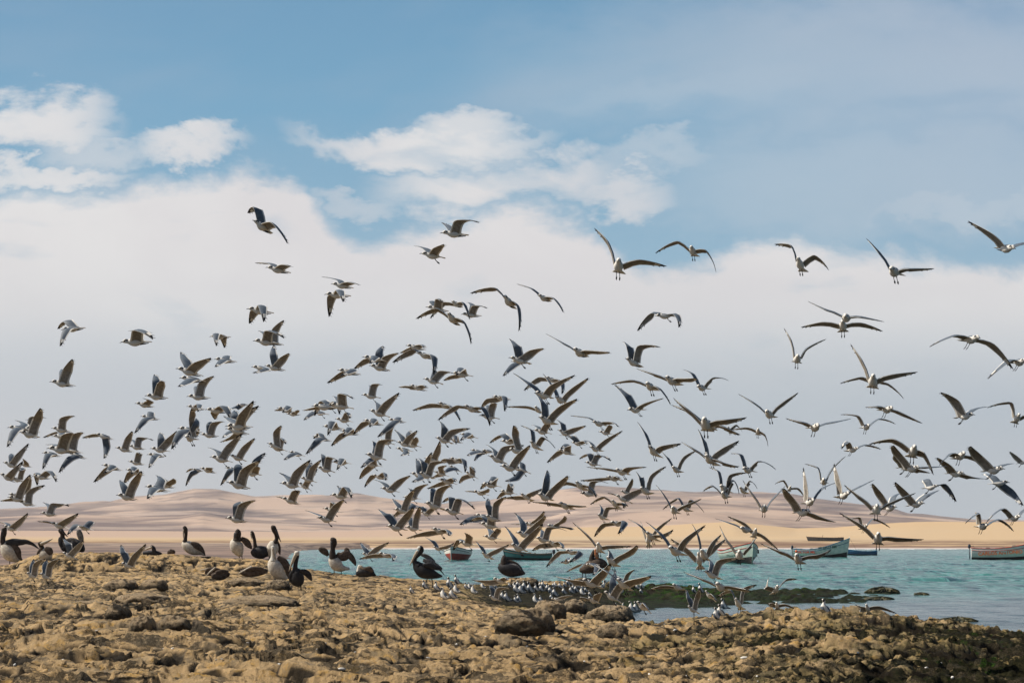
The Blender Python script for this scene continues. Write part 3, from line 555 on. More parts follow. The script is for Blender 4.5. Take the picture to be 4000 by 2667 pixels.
2379,2038,2448,2050|2428,2033,2412,2084|2351,2043,2320,2096|0|0|0|left-flying gull, both wings swept down, before the hills, above right end of gull crowd
2333,2119,2348,2158|2389,2129,2468,2132|2292,2086,2236,2038|1|1|0|oncoming gull, wings unevenly raised, before the sand, above crowd of standing gulls
2091,2098,2152,2117|2134,2056,2213,2073|2111,2078,2111,2066|1|0|0|left-flying gull, wings raised, before the sand, above crowd of standing gulls
2134,2109,2198,2140|2180,2114,2197,2141|2109,2122,2077,2150|1|0|0|left-flying gull, both wings swept down, before the sand, above crowd of standing gulls
2137,2050,2178,2061|2183,2038,2204,2015|2203,2056,2234,2061|0|0|0|left-flying gull, wings unevenly raised, before the sand, above crowd of standing gulls
2519,2076,2570,2112|2576,2089,2630,2066|2491,2048,2453,2026|1|1|0|oncoming gull, wings raised, before the sand, above right end of gull crowd
2530,2084,2535,2137|2563,2063,2625,2022|2509,2056,2502,2034|1|1|0|oncoming gull, both wings raised high, before the sand, above right end of gull crowd
2367,2173,2411,2212|2442,2158,2486,2128|2378,2156,2369,2143|1|0|0|highest left-flying gull, wings raised, over the shore, above right end of gull crowd
2609,2135,2669,2168|2670,2104,2756,2049|2574,2084,2522,2037|1|1|0|highest oncoming gull, both wings raised high, over the shore, above water beside gull crowd
2205,2148,2263,2163|2258,2151,2222,2194|2179,2151,2132,2214|0|0|0|upper left-flying gull, both wings swept down, over the shore, above crowd of standing gulls
2184,2198,2243,2189|2212,2179,2215,2196||1|0|0|left-flying gull, visible wing level, over the shore, above crowd of standing gulls
2284,2205,2342,2204|2322,2212,2312,2245|2263,2202,2210,2233|0|0|0|lower left-flying gull, both wings swept down, over the shore, above crowd of standing gulls
2267,2260,2353,2298|2330,2245,2383,2199|2228,2263,2161,2247|1|0|0|left-flying gull, wings raised, over the shore, above crowd of standing gulls
2404,2258,2467,2306|2467,2263,2543,2247|2365,2230,2314,2202|1|0|0|second highest left-flying gull, wings raised, over the shore, above right end of gull crowd
2414,2268,2462,2270|2444,2242,2478,2223|2396,2255,2402,2224|0|0|0|third highest left-flying gull, wings raised, over the shore, above right end of gull crowd
2353,2305,2429,2357|2406,2286,2423,2270|2381,2268,2398,2240|1|0|0|lowest left-flying gull, wings raised, over the shore, above right end of gull crowd
2623,2281,2671,2304||2585,2286,2534,2302|1|0|2329|farthest left-facing gull touching down with visible wing level, by water beside gull crowd
2480,2344,2544,2395|2508,2352,2534,2383||1|0|2408|left-facing gull touching down with visible wing lowered, by right end of gull crowd
2148,2337,2207,2342|2197,2327,2242,2325||1|0|2357|nearest left-facing gull touching down with visible wing level, by crowd of standing gulls
2294,2332,2342,2357|2319,2324,2351,2312|2263,2329,2286,2351|1|0|2367|farthest left-facing gull touching down with wings unevenly raised, by crowd of standing gulls
2415,1011,2418,1067|2497,1013,2605,1040|2374,942,2321,891|1|1|0|oncoming gull, wings unevenly raised, against white cloud, above right end of gull crowd
2697,961,2716,1002|2757,975,2797,1064|2646,939,2559,989|1|1|0|oncoming gull, wings unevenly drooped, against white cloud, above water beside gull crowd
2556,1232,2639,1236|2631,1226,2650,1279|2539,1222,2488,1292|1|0|0|left-flying gull, both wings swept down, against white cloud, above right end of gull crowd
2596,1470,2655,1505|2665,1478,2715,1476|2545,1458,2485,1439|1|0|0|left-flying gull, wings unevenly raised, against grey sky, above water beside gull crowd
2721,1508,2765,1519|2783,1473,2846,1487|2701,1461,2669,1444|1|1|0|upper oncoming gull, wings raised, against grey sky, above water beside gull crowd
2748,1631,2764,1684|2836,1639,2918,1629|2675,1590,2630,1554|1|1|0|lower oncoming gull, wings raised, against grey sky, above water beside gull crowd
2741,1636,2790,1679|2836,1671,2892,1697|2675,1600,2622,1581|0|1|0|upper oncoming gull, one wing up, one down, against grey sky, above water beside gull crowd
2842,1665,2856,1692|2876,1656,2899,1687|2815,1659,2790,1674|1|1|0|oncoming gull, wings held level, against grey sky, above bow-on teal boat
2961,1673,2961,1699|2989,1697,3000,1744|2917,1668,2853,1679|1|1|0|oncoming gull, wings unevenly drooped, against grey sky, above bow-on teal boat
2991,1604,3019,1631|3060,1569,3119,1532|2940,1572,2883,1538|1|1|0|lower oncoming gull, both wings raised high, against grey sky, above outboard of the white boat
2750,1766,2800,1819|2820,1750,2887,1720|2744,1722,2726,1675|1|1|0|upper oncoming gull, both wings raised high, against grey sky, above water beside gull crowd
2754,1776,2790,1812|2825,1807,2889,1821|2703,1750,2661,1725|0|1|0|lower oncoming gull, one wing up, one down, against grey sky, above water beside gull crowd
2624,1822,2659,1845|2667,1784,2719,1759|2606,1791,2579,1759|1|1|0|lower oncoming gull, both wings raised high, against grey sky, above water beside gull crowd
2899,1828,2945,1842|2961,1798,3031,1835|2889,1776,2853,1771|1|1|0|oncoming gull, wings unevenly raised, against grey sky, above bow-on teal boat
2811,1895,2848,1923|2846,1854,2918,1846|2804,1841,2769,1825|1|1|0|oncoming gull, both wings raised high, against grey sky, above bow-on teal boat
2820,1923,2843,1943|2864,1874,2887,1931|2779,1895,2745,1919|1|1|0|oncoming gull, wings held level, before the hills, above bow-on teal boat
2887,1901,2917,1928|2927,1874,2958,1910||1|1|0|oncoming gull, visible wing level, against grey sky, above bow-on teal boat
2987,1976,2981,1994|3032,1936,3068,1897|2938,1928,2901,1874|1|1|0|oncoming gull, both wings raised high, before the hills, above bow-on teal boat
3089,1897,3080,1918|3121,1905,3144,1946|3063,1873,3026,1890|1|1|0|oncoming gull, wings unevenly drooped, against grey sky, above outboard of the white boat
2661,1975,2698,1997|2693,1948,2751,2002|2647,1943,2588,1989|1|1|0|oncoming gull, wings unevenly drooped, before the hills, above water beside gull crowd
2624,1980,2644,2004|2682,1969,2741,1946|2591,1933,2561,1892|1|1|0|oncoming gull, wings raised, before the hills, above water beside gull crowd
2889,2061,2938,2073||2846,2043,2792,2024|0|1|0|oncoming gull, visible wing raised, before the sand, above bow-on teal boat
2953,2063,2943,2099|2989,2094,3042,2147|2909,2040,2842,2015|1|1|0|oncoming gull, one wing up, one down, before the sand, above bow-on teal boat
2736,2145,2764,2188|2779,2117,2818,2085|2723,2091,2703,2045|0|1|0|second highest oncoming gull, both wings raised high, over the shore, above water beside gull crowd
2887,2151,2889,2181|2925,2135,2958,2091|2836,2107,2811,2052|1|1|0|oncoming gull, both wings raised high, over the shore, above bow-on teal boat
2728,2151,2736,2223|2784,2136,2838,2100|2680,2136,2619,2102|1|1|0|lowest oncoming gull, both wings raised high, over the shore, above water beside gull crowd
3108,2164,3129,2202|3196,2166,3248,2143|3045,2151,2969,2120|1|1|0|oncoming gull, wings raised, over the shore, above outboard of the white boat
2748,2227,2815,2262|2800,2187,2894,2179|2772,2202,2764,2179|1|0|0|left-flying gull, both wings raised high, over the shore, above water beside gull crowd
2795,2276,2836,2307|2881,2294,2917,2302|2739,2259,2666,2231|1|0|0|left-flying gull, wings unevenly raised, over the shore, above bow-on teal boat
2870,2333,2899,2381|2899,2297,2958,2282|2853,2299,2795,2335|1|1|2403|forward-facing gull touching down with wings unevenly raised, by bow-on teal boat
3041,2284,3019,2320|3073,2259,3116,2261|2999,2289,3005,2248|1|1|2331|farthest forward-facing gull touching down with wings raised, by outboard of the white boat
3033,2350,3037,2381|3070,2357,3133,2392|3017,2353,2995,2358|1|1|2405|nearest forward-facing gull touching down with wings unevenly drooped, by outboard of the white boat
2682,2364,2731,2396|2713,2335,2730,2297|2682,2335,2680,2297|1|0|2431|nearest left-facing gull touching down with both wings raised high, by water beside gull crowd
2749,2302,2797,2350|2779,2320,2800,2345||1|0|2358|second farthest left-facing gull touching down with visible wing lowered, by water beside gull crowd
3114,1004,3138,1062|3180,993,3238,1056|3089,956,3025,954|1|1|0|oncoming gull, one wing up, one down, against white cloud, above outboard of the white boat
3476,1047,3513,1074|3555,1050,3650,1049|3427,984,3383,931|1|1|0|oncoming gull, wings unevenly raised, against white cloud, above empty beach on right
3300,1234,3311,1246|3370,1240,3454,1257|3224,1211,3156,1177|0|1|0|oncoming gull, one wing up, one down, against white cloud, above blue boat by white boat
3291,1251,3293,1297|3367,1260,3449,1294|3212,1257,3128,1278|1|1|0|oncoming gull, wings unevenly drooped, against white cloud, above blue boat by white boat
3969,969,3890,969|4025,950,4068,978|3880,914,3781,863|0|1|0|oncoming gull, wings unevenly raised, against white cloud, above lettered boat at right edge
3116,1388,3112,1416|3151,1360,3228,1324|3089,1327,3062,1281|1|1|0|upper oncoming gull, both wings raised high, against grey sky, above outboard of the white boat
3411,1462,3408,1516|3485,1462,3585,1452|3365,1403,3322,1343|1|1|0|oncoming gull, wings raised, against grey sky, above blue boat by white boat
3408,1477,3421,1508|3472,1498,3531,1558|3365,1471,3281,1497|0|1|0|oncoming gull, wings unevenly drooped, against grey sky, above blue boat by white boat
3490,1593,3439,1603|3541,1621,3604,1653|3431,1588,3379,1590|1|1|0|oncoming gull, wings unevenly drooped, against grey sky, above empty beach on right
3397,1661,3370,1672|3439,1634,3499,1656|3357,1624,3283,1619|1|1|0|oncoming gull, wings unevenly raised, against grey sky, above blue boat by white boat
3200,1662,3166,1672|3270,1649,3325,1635|3133,1649,3068,1633|1|1|0|oncoming gull, wings raised, against grey sky, above outboard of the white boat
3357,1749,3304,1762|3388,1736,3443,1754|3321,1726,3288,1754|1|1|0|oncoming gull, wings held level, against grey sky, above blue boat by white boat
3217,1872,3219,1887|3255,1825,3304,1781|3196,1828,3143,1811|1|1|0|oncoming gull, both wings raised high, against grey sky, above blue boat by white boat
3575,1740,3558,1786|3612,1768,3647,1855|3489,1712,3393,1735|1|1|0|oncoming gull, one wing up, one down, against grey sky, above empty beach on right
3596,1825,3528,1834|3525,1776,3492,1739|3642,1825,3704,1820|1|0|0|right-flying gull, wings unevenly raised, against grey sky, above empty beach on right
3579,1823,3502,1827|3522,1793,3512,1765|3612,1839,3635,1847|1|0|0|upper right-flying gull, one wing up, one down, against grey sky, above empty beach on right
3809,1617,3729,1633|3749,1566,3676,1532|3818,1597,3859,1589|1|0|0|upper right-flying gull, wings raised, against grey sky, above lettered boat at right edge
3984,1615,3961,1653|4017,1615,4053,1628|3956,1569,3857,1591|1|1|0|oncoming gull, wings unevenly raised, against grey sky, above lettered boat at right edge
3772,1767,3729,1793|3829,1793,3892,1842|3721,1770,3668,1819|1|1|0|oncoming gull, both wings swept down, against grey sky, above empty beach on right
3926,1828,3836,1842|3839,1781,3793,1742|3931,1816,3962,1810|1|0|0|lower right-flying gull, wings raised, against grey sky, above lettered boat at right edge
3772,1849,3693,1849|3714,1816,3663,1787|3808,1865,3857,1870|1|0|0|lower right-flying gull, one wing up, one down, against grey sky, above empty beach on right
3946,1882,3857,1890|3961,1913,3999,1974|3890,1857,3841,1852|1|0|0|right-flying gull, one wing up, one down, against grey sky, above lettered boat at right edge
4017,1801,3969,1811|3977,1783,3946,1763||1|0|0|right-flying gull, visible wing raised, against grey sky, above lettered boat at right edge
3668,1897,3602,1908|3696,1887,3737,1959|3632,1869,3614,1890|1|0|0|right-flying gull, wings unevenly drooped, against grey sky, above empty beach on right
3614,1963,3543,1976|3548,1925,3499,1882|3637,1933,3670,1914|1|0|0|upper right-flying gull, wings raised, before the hills, above empty beach on right
3505,1978,3446,1989|3451,1933,3410,1888|3502,1938,3522,1928|1|0|0|lower right-flying gull, wings raised, before the hills, above empty beach on right
3859,2050,3818,2058|3908,2027,3961,2075|3829,2004,3770,2045|1|1|0|lower oncoming gull, wings unevenly drooped, before the hills, above lettered boat at right edge
3989,2015,3936,2030|4017,1984,4038,2022|3926,1982,3852,2043|1|1|0|upper oncoming gull, wings unevenly drooped, before the hills, above lettered boat at right edge
3429,1972,3418,2008|3500,1952,3578,1924|3357,1937,3297,1892|1|1|0|lower oncoming gull, both wings raised high, before the hills, above blue boat by white boat
3182,1952,3143,1967|3217,1906,3282,1882|3154,1898,3139,1824|1|1|0|oncoming gull, both wings raised high, before the hills, above outboard of the white boat
3167,1995,3102,2003|3107,1952,3065,1907|3217,2023,3267,2038|1|0|0|right-flying gull, one wing up, one down, before the hills, above outboard of the white boat
3320,1924,3270,1944|3357,1904,3415,1874|3278,1865,3259,1809|1|1|0|upper oncoming gull, both wings raised high, before the hills, above blue boat by white boat
3390,2049,3362,2067|3413,2023,3478,2060|3362,2018,3311,2031|1|1|0|upper oncoming gull, wings unevenly raised, before the sand, above blue boat by white boat
3431,2080,3429,2126|3510,2100,3609,2105|3362,2046,3278,2001|1|1|0|lower oncoming gull, wings unevenly raised, before the sand, above blue boat by white boat
3831,1317,3755,1332|3885,1342,3959,1442|3739,1309,3631,1356|1|1|0|oncoming gull, both wings swept down, against white cloud, above lettered boat at right edge
4012,1408,3951,1419|3954,1406,3859,1481||1|0|0|right-flying gull, visible wing lowered, against grey sky, above lettered boat at right edge
3383,2356,3395,2399|3434,2365,3504,2395|3367,2368,3341,2359|1|1|2414|forward-facing gull touching down with wings unevenly drooped, by blue boat by white boat
"""
STAND = """
1605,2290,2323,-1|white-breasted standing gull with folded wings, leftmost in left fringe of the gull flock
1656,2268,2304,-1|white-breasted standing gull with folded wings, second from left in left fringe of the gull flock
1702,2273,2312,-1|white-breasted standing gull with folded wings, third from left in left fringe of the gull flock
1752,2257,2304,-1|white-breasted standing gull with folded wings, fifth from left in left fringe of the gull flock
1781,2247,2286,-1|white-breasted standing gull with folded wings, leftmost in second row of the gull flock
1778,2281,2322,-1|white-breasted standing gull with folded wings, rightmost in left fringe of the gull flock
1729,2298,2347,-1|white-breasted standing gull with folded wings, fourth from left in left fringe of the gull flock
1763,2299,2345,-1|white-breasted standing gull with folded wings, sixth from left in left fringe of the gull flock
1818,2280,2304,-1|white-breasted standing gull with folded wings, leftmost in middle row of the gull flock
1832,2279,2302,-1|white-breasted standing gull with folded wings, second from left in middle row of the gull flock
1846,2286,2324,-1|white-breasted standing gull with folded wings, leftmost in fourth row of the gull flock
1883,2273,2302,-1|white-breasted standing gull with folded wings, third from left in middle row of the gull flock
1934,2279,2302,-1|white-breasted standing gull with folded wings, fourth from left in middle row of the gull flock
1961,2309,2345,-1|white-breasted standing gull with folded wings, leftmost in rock ledge before the flock
1976,2312,2355,-1|white-breasted standing gull with folded wings, second from left in rock ledge before the flock
2012,2333,2356,-1|white-breasted standing gull with folded wings, third from left in rock ledge before the flock
2024,2321,2355,-1|white-breasted standing gull with folded wings, fourth from left in rock ledge before the flock
2088,2321,2360,-1|white-breasted standing gull with folded wings, fifth from left in rock ledge before the flock
2111,2326,2355,-1|white-breasted standing gull with folded wings, sixth from left in rock ledge before the flock
1989,2276,2296,-1|white-breasted standing gull with folded wings, fifth from left in middle row of the gull flock
2007,2271,2296,-1|white-breasted standing gull with folded wings, sixth from left in middle row of the gull flock
2021,2267,2299,-1|white-breasted standing gull with folded wings, seventh from left in middle row of the gull flock
2013,2279,2322,-1|white-breasted standing gull with folded wings, second from left in fourth row of the gull flock
2032,2282,2324,-1|white-breasted standing gull with folded wings, third from left in fourth row of the gull flock
2046,2270,2312,-1|white-breasted standing gull with folded wings, fourth from left in fourth row of the gull flock
2067,2273,2322,-1|white-breasted standing gull with folded wings, fifth from left in fourth row of the gull flock
2092,2281,2312,-1|white-breasted standing gull with folded wings, sixth from left in fourth row of the gull flock
2109,2270,2299,-1|white-breasted standing gull with folded wings, eighth from left in middle row of the gull flock
2120,2267,2302,-1|white-breasted standing gull with folded wings, ninth from left in middle row of the gull flock
2112,2282,2314,-1|white-breasted standing gull with folded wings, seventh from left in fourth row of the gull flock
2137,2280,2315,-1|white-breasted standing gull with folded wings, eighth from left in fourth row of the gull flock
2148,2288,2325,-1|white-breasted standing gull with folded wings, ninth from left in fourth row of the gull flock
2160,2279,2297,-1|white-breasted standing gull with folded wings, tenth from left in middle row of the gull flock
2164,2296,2335,-1|white-breasted standing gull with folded wings, leftmost in front row of the gull flock
2167,2273,2292,-1|white-breasted standing gull with folded wings, second from left in second row of the gull flock
2186,2273,2302,-1|white-breasted standing gull with folded wings, eleventh from left in middle row of the gull flock
2201,2293,2325,-1|white-breasted standing gull with folded wings, tenth from left in fourth row of the gull flock
2204,2278,2294,-1|white-breasted standing gull with folded wings, twelfth from left in middle row of the gull flock
2217,2261,2289,-1|white-breasted standing gull with folded wings, third from left in second row of the gull flock
2226,2255,2288,-1|white-breasted standing gull with folded wings, fourth from left in second row of the gull flock
2229,2289,2321,-1|white-breasted standing gull with folded wings, eleventh from left in fourth row of the gull flock
2238,2282,2305,-1|white-breasted standing gull with folded wings, thirteenth from left in middle row of the gull flock
2248,2285,2317,-1|white-breasted standing gull with folded wings, twelfth from left in fourth row of the gull flock
2259,2277,2302,-1|white-breasted standing gull with folded wings, fourteenth from left in middle row of the gull flock
2271,2293,2328,-1|white-breasted standing gull with folded wings, second from left in front row of the gull flock
2274,2287,2305,-1|white-breasted standing gull with folded wings, fifteenth from left in middle row of the gull flock
2287,2294,2315,-1|white-breasted standing gull with folded wings, thirteenth from left in fourth row of the gull flock
2152,2328,2345,-1|white-breasted standing gull with folded wings, seventh from left in rock ledge before the flock
2300,2329,2356,-1|white-breasted standing gull with folded wings, eighth from left in rock ledge before the flock
2303,2310,2333,-1|white-breasted standing gull with folded wings, rightmost in front row of the gull flock
2359,2269,2299,1|white-breasted standing gull with folded wings, rightmost in middle row of the gull flock
2360,2256,2279,-1|white-breasted standing gull with folded wings, rightmost in second row of the gull flock
2431,2292,2322,1|white-breasted standing gull with folded wings, rightmost in fourth row of the gull flock
2488,2277,2305,-1|white-breasted standing gull with folded wings, third from left in right fringe of the gull flock
2505,2273,2302,-1|white-breasted standing gull with folded wings, fifth from left in right fringe of the gull flock
2503,2296,2320,-1|white-breasted standing gull with folded wings, fourth from left in right fringe of the gull flock
2434,2358,2398,1|white-breasted standing gull with folded wings, rightmost in rock ledge before the flock
2407,2363,2386,-1|white-breasted standing gull with folded wings, ninth from left in rock ledge before the flock
2465,2351,2396,-1|white-breasted standing gull with folded wings, leftmost in right fringe of the gull flock
2481,2353,2396,-1|white-breasted standing gull with folded wings, second from left in right fringe of the gull flock
2709,2288,2320,-1|white-breasted standing gull with folded wings, sixth from left in right fringe of the gull flock
2735,2280,2321,-1|white-breasted standing gull with folded wings, seventh from left in right fringe of the gull flock
2796,2386,2427,-1|white-breasted standing gull with folded wings, eighth from left in right fringe of the gull flock
2811,2364,2412,-1|white-breasted standing gull with folded wings, ninth from left in right fringe of the gull flock
2825,2341,2386,-1|white-breasted standing gull with folded wings, tenth from left in right fringe of the gull flock
3219,2345,2408,-1|white-breasted standing gull with folded wings, rightmost in right fringe of the gull flock
"""
# ---------------------------------------------------------------- gulls
M_WHITE = mat('white_plumage', (.84, .80, .73), .75, .2, vscale=20, var=.06)  # warm bounce light from the rock is tinted into the white
M_TOP = mat('slate_wing', (.085, .11, .145), .6, .3, vscale=25, base2=(.13, .155, .185))
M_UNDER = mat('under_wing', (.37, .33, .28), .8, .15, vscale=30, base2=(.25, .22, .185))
M_BLACK = mat('black_feather', (.012, .012, .014), .55, .3)
M_DARK = mat('dark_bill_and_leg', (.018, .014, .014), .5, .3)
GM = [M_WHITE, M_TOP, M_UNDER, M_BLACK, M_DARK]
LB, LA, LH = .35, .19, .33

def wing(m, S0, W, T, chord, side, Bv, Uv, k):
    """one wing: leading edge shoulder-wrist-tip, trailing edge towards the tail; upper and lower skins"""
    st = []
    a1 = S0.lerp(W, .5) ; 
    # leading edge samples with a soft bend at the wrist
    pts = []
    for t in (0, .45, .82): pts.append(S0.lerp(W, t))
    q0 = S0.lerp(W, .82); q2 = W.lerp(T, .14)
    pts.append((q0 + W * 2 + q2) / 4)
    sag = (W - S0).normalized() * (T - W).length * .06
    for t in (.14, .35, .58, .78, .92, 1.0):
        p = W.lerp(T, t) + sag * math.sin(math.pi * min(t, 1)) ; pts.append(p)
    ch = [.135, .125, .125, .125, .115, .092, .070, .048, .026, .006]
    base_c = (-Bv).normalized()
    grid_t = []; grid_b = []
    prev = base_c
    for i, p in enumerate(pts):
        d = (pts[min(i + 1, len(pts) - 1)] - pts[max(i - 1, 0)]).normalized()
        c = chord[0].lerp(chord[1], min(1, i / 9.0))
        c = c - d * c.dot(d) * (.9 if i else .3)
        c = c.normalized() if c.length > .15 else prev
        c = (c + prev * .6).normalized() if i else c
        prev = c
        n = (d.cross(c) if side > 0 else c.cross(d))
        n = n.normalized() if n.length > 1e-4 else Uv
        rt, rb = [], []
        L = ch[i] * k
        for q in (0, .12, .35, .62, .84, 1.0):
            cam_ = .10 * L * math.sin(math.pi * min(1, q * 1.15)) 
            th = (.011 * (1 - q) ** .6 if q > 0 else .004) * k * (1 - .8 * i / 9)
            o = p + c * (q * L) + n * (cam_ - (.015 * k if i == 0 else 0))
            rt.append(o + n * th * .5); rb.append(o - n * (th * .5 + .0004))
        grid_t.append(rt); grid_b.append(rb)
    nq = 6
    for g, isTop in ((grid_t, True), (grid_b, False)):
        vs = [v for r in g for v in r]; fs = []; ms = []
        for i in range(len(g) - 1):
            for j in range(nq - 1):
                f = (i * nq + j, i * nq + j + 1, (i + 1) * nq + j + 1, (i + 1) * nq + j)
                if isTop != (side > 0): f = f[::-1]
                fs.append(f)
                if i >= 7 or (i == 6 and j < 2): c = 3
                elif i == 6: c = 0
                elif j == nq - 2: c = 0
                elif isTop: c = 1
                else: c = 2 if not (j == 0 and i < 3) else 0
                ms.append(c)
        m.add(vs, fs, ms)
    # leading, trailing and tip edges closed
    n0 = len(m.v); vs = []
    for r1, r2 in zip(grid_t, grid_b): vs += [r1[0], r2[0], r1[-1], r2[-1]]
    fs = []
    for i in range(len(pts) - 1):
        fs.append((4 * i, 4 * i + 1, 4 * i + 5, 4 * i + 4)); fs.append((4 * i + 2, 4 * i + 6, 4 * i + 7, 4 * i + 3))
    m.add(vs, fs, [0 if (i // 2) < 7 else 3 for i in range(len(fs))])
    # separated primary tips
    for i, (sp, ln) in enumerate(((6, .034), (7, .038), (8, .036))):
        p = grid_t[sp][-1]; c = (pts[sp + 1] - pts[sp]).normalized() * .95 + prev * .45
        c.normalize(); wd = (pts[sp] - pts[sp - 1]).normalized() * .012 * k
        tipp = p + c * ln * k
        nn = wd.cross(c).normalized() * .0012 * k
        m.add([p - wd, p + wd, tipp + nn, p - wd - nn, p + wd - nn], [(0, 1, 2), (4, 3, 2), (3, 0, 2), (1, 4, 2), (0, 3, 4, 1)], 3)

def gull_mesh(m, Bp, Tp, Uv, wings, k, legs, fan, wingseed=0, feet=None):
    """Bp bill tip, Tp tail tip, Uv body up"""
    ax = (Tp - Bp); L = ax.length; ax.normalize()
    Uv = (Uv - ax * Uv.dot(ax)).normalized(); Sv = ax.cross(Uv)
    # t, up offset, half width, half height
    prof = [(0, -.012, .001, .0015), (.03, -.007, .003, .004), (.085, .0, .0045, .006), (.105, .005, .012, .013), (.14, .008, .019, .021), (.18, .009, .0215, .0235), (.22, .007, .021, .023), (.27, .003, .023, .025),
            (.33, -.002, .032, .034), (.42, -.006, .040, .042), (.52, -.007, .041, .042), (.62, -.003, .034, .034), (.70, .002, .026, .024), (.76, .004, .021, .013), (.82, .004, .022 + fan * .3, .006), (.92, .002, .026 + fan * .75, .004), (.985, 0, .027 + fan, .003), (1.0, 0, .022 + fan, .001)]
    n = 12; rings = []
    for t, u, wv, hv in prof:
        c = Bp + ax * (t * L) + Uv * u * k
        rings.append([c + Sv * (math.cos(2 * math.pi * j / n) * wv * k) + Uv * (math.sin(2 * math.pi * j / n) * hv * k) for j in range(n)])
    def mi(i, j):
        if i < 2: return 4
        if 4 <= i <= 6:
            up = math.sin(2 * math.pi * (j + .5) / n)
            if i == 4 and abs(math.cos(2 * math.pi * (j + .5) / n)) > .8: return 3
            if i in (5, 6) and up > -.15: return 3
        if 8 <= i <= 12 and math.sin(2 * math.pi * (j + .5) / n) > .55: return 1
        return 0
    m.loft(rings, mi)
    for side, W, T, chs in wings:
        S0 = Bp + ax * (.34 * L) + Sv * (side * .026 * k) + Uv * (.012 * k)
        # side: +1 wing lies on +Sv
        wing(m, S0, W, T, chs, side, -ax, Uv, k)
    for s in (-1, 1):
        hip = Bp + ax * (.60 * L) + Sv * (s * .014 * k) - Uv * (.030 * k)
        if feet is not None:
            fp = feet + Sv * (s * .024 * k)
            kn = hip.lerp(fp, .5) + ax * .02 * k
            ank = fp + Vector((0, 0, .004))
            fw = -ax.copy(); fw.z = 0; fw = fw.normalized() if fw.length > .2 else Vector((-1, 0, 0))
            m.tube([hip, kn, ank], [.006 * k, .0035 * k, .003 * k], 4, 5)
            m.tube([ank, ank + fw * .02 * k, ank + fw * .045 * k], [(.004 * k, .003 * k), (.012 * k, .003 * k), (.018 * k, .002 * k)], 4, 5, ref=fw.cross(Vector((0, 0, 1))))
        elif legs:
            dn = (Vector((0, 0, -1)) * .8 + ax * .55).normalized()
            kn = hip + dn * .030 * k
            ft = kn + (dn + ax * .3).normalized() * .027 * k
            m.tube([hip, kn, ft], [.005 * k, .003 * k, .003 * k], 4, 5)
            m.tube([ft, ft + (dn * .6 + ax * .5) * .018 * k, ft + (dn * .6 + ax * .5) * .04 * k], [(.004 * k, .004 * k), (.011 * k, .004 * k), (.004 * k, .002 * k)], 4, 5)
        else:
            m.tube([hip + ax * .01, Bp + ax * (.80 * L) + Sv * s * .012 * k - Uv * .018 * k, Bp + ax * (.91 * L) + Sv * s * .012 * k - Uv * .012 * k], [.004 * k, .006 * k, .002 * k], 4, 5)

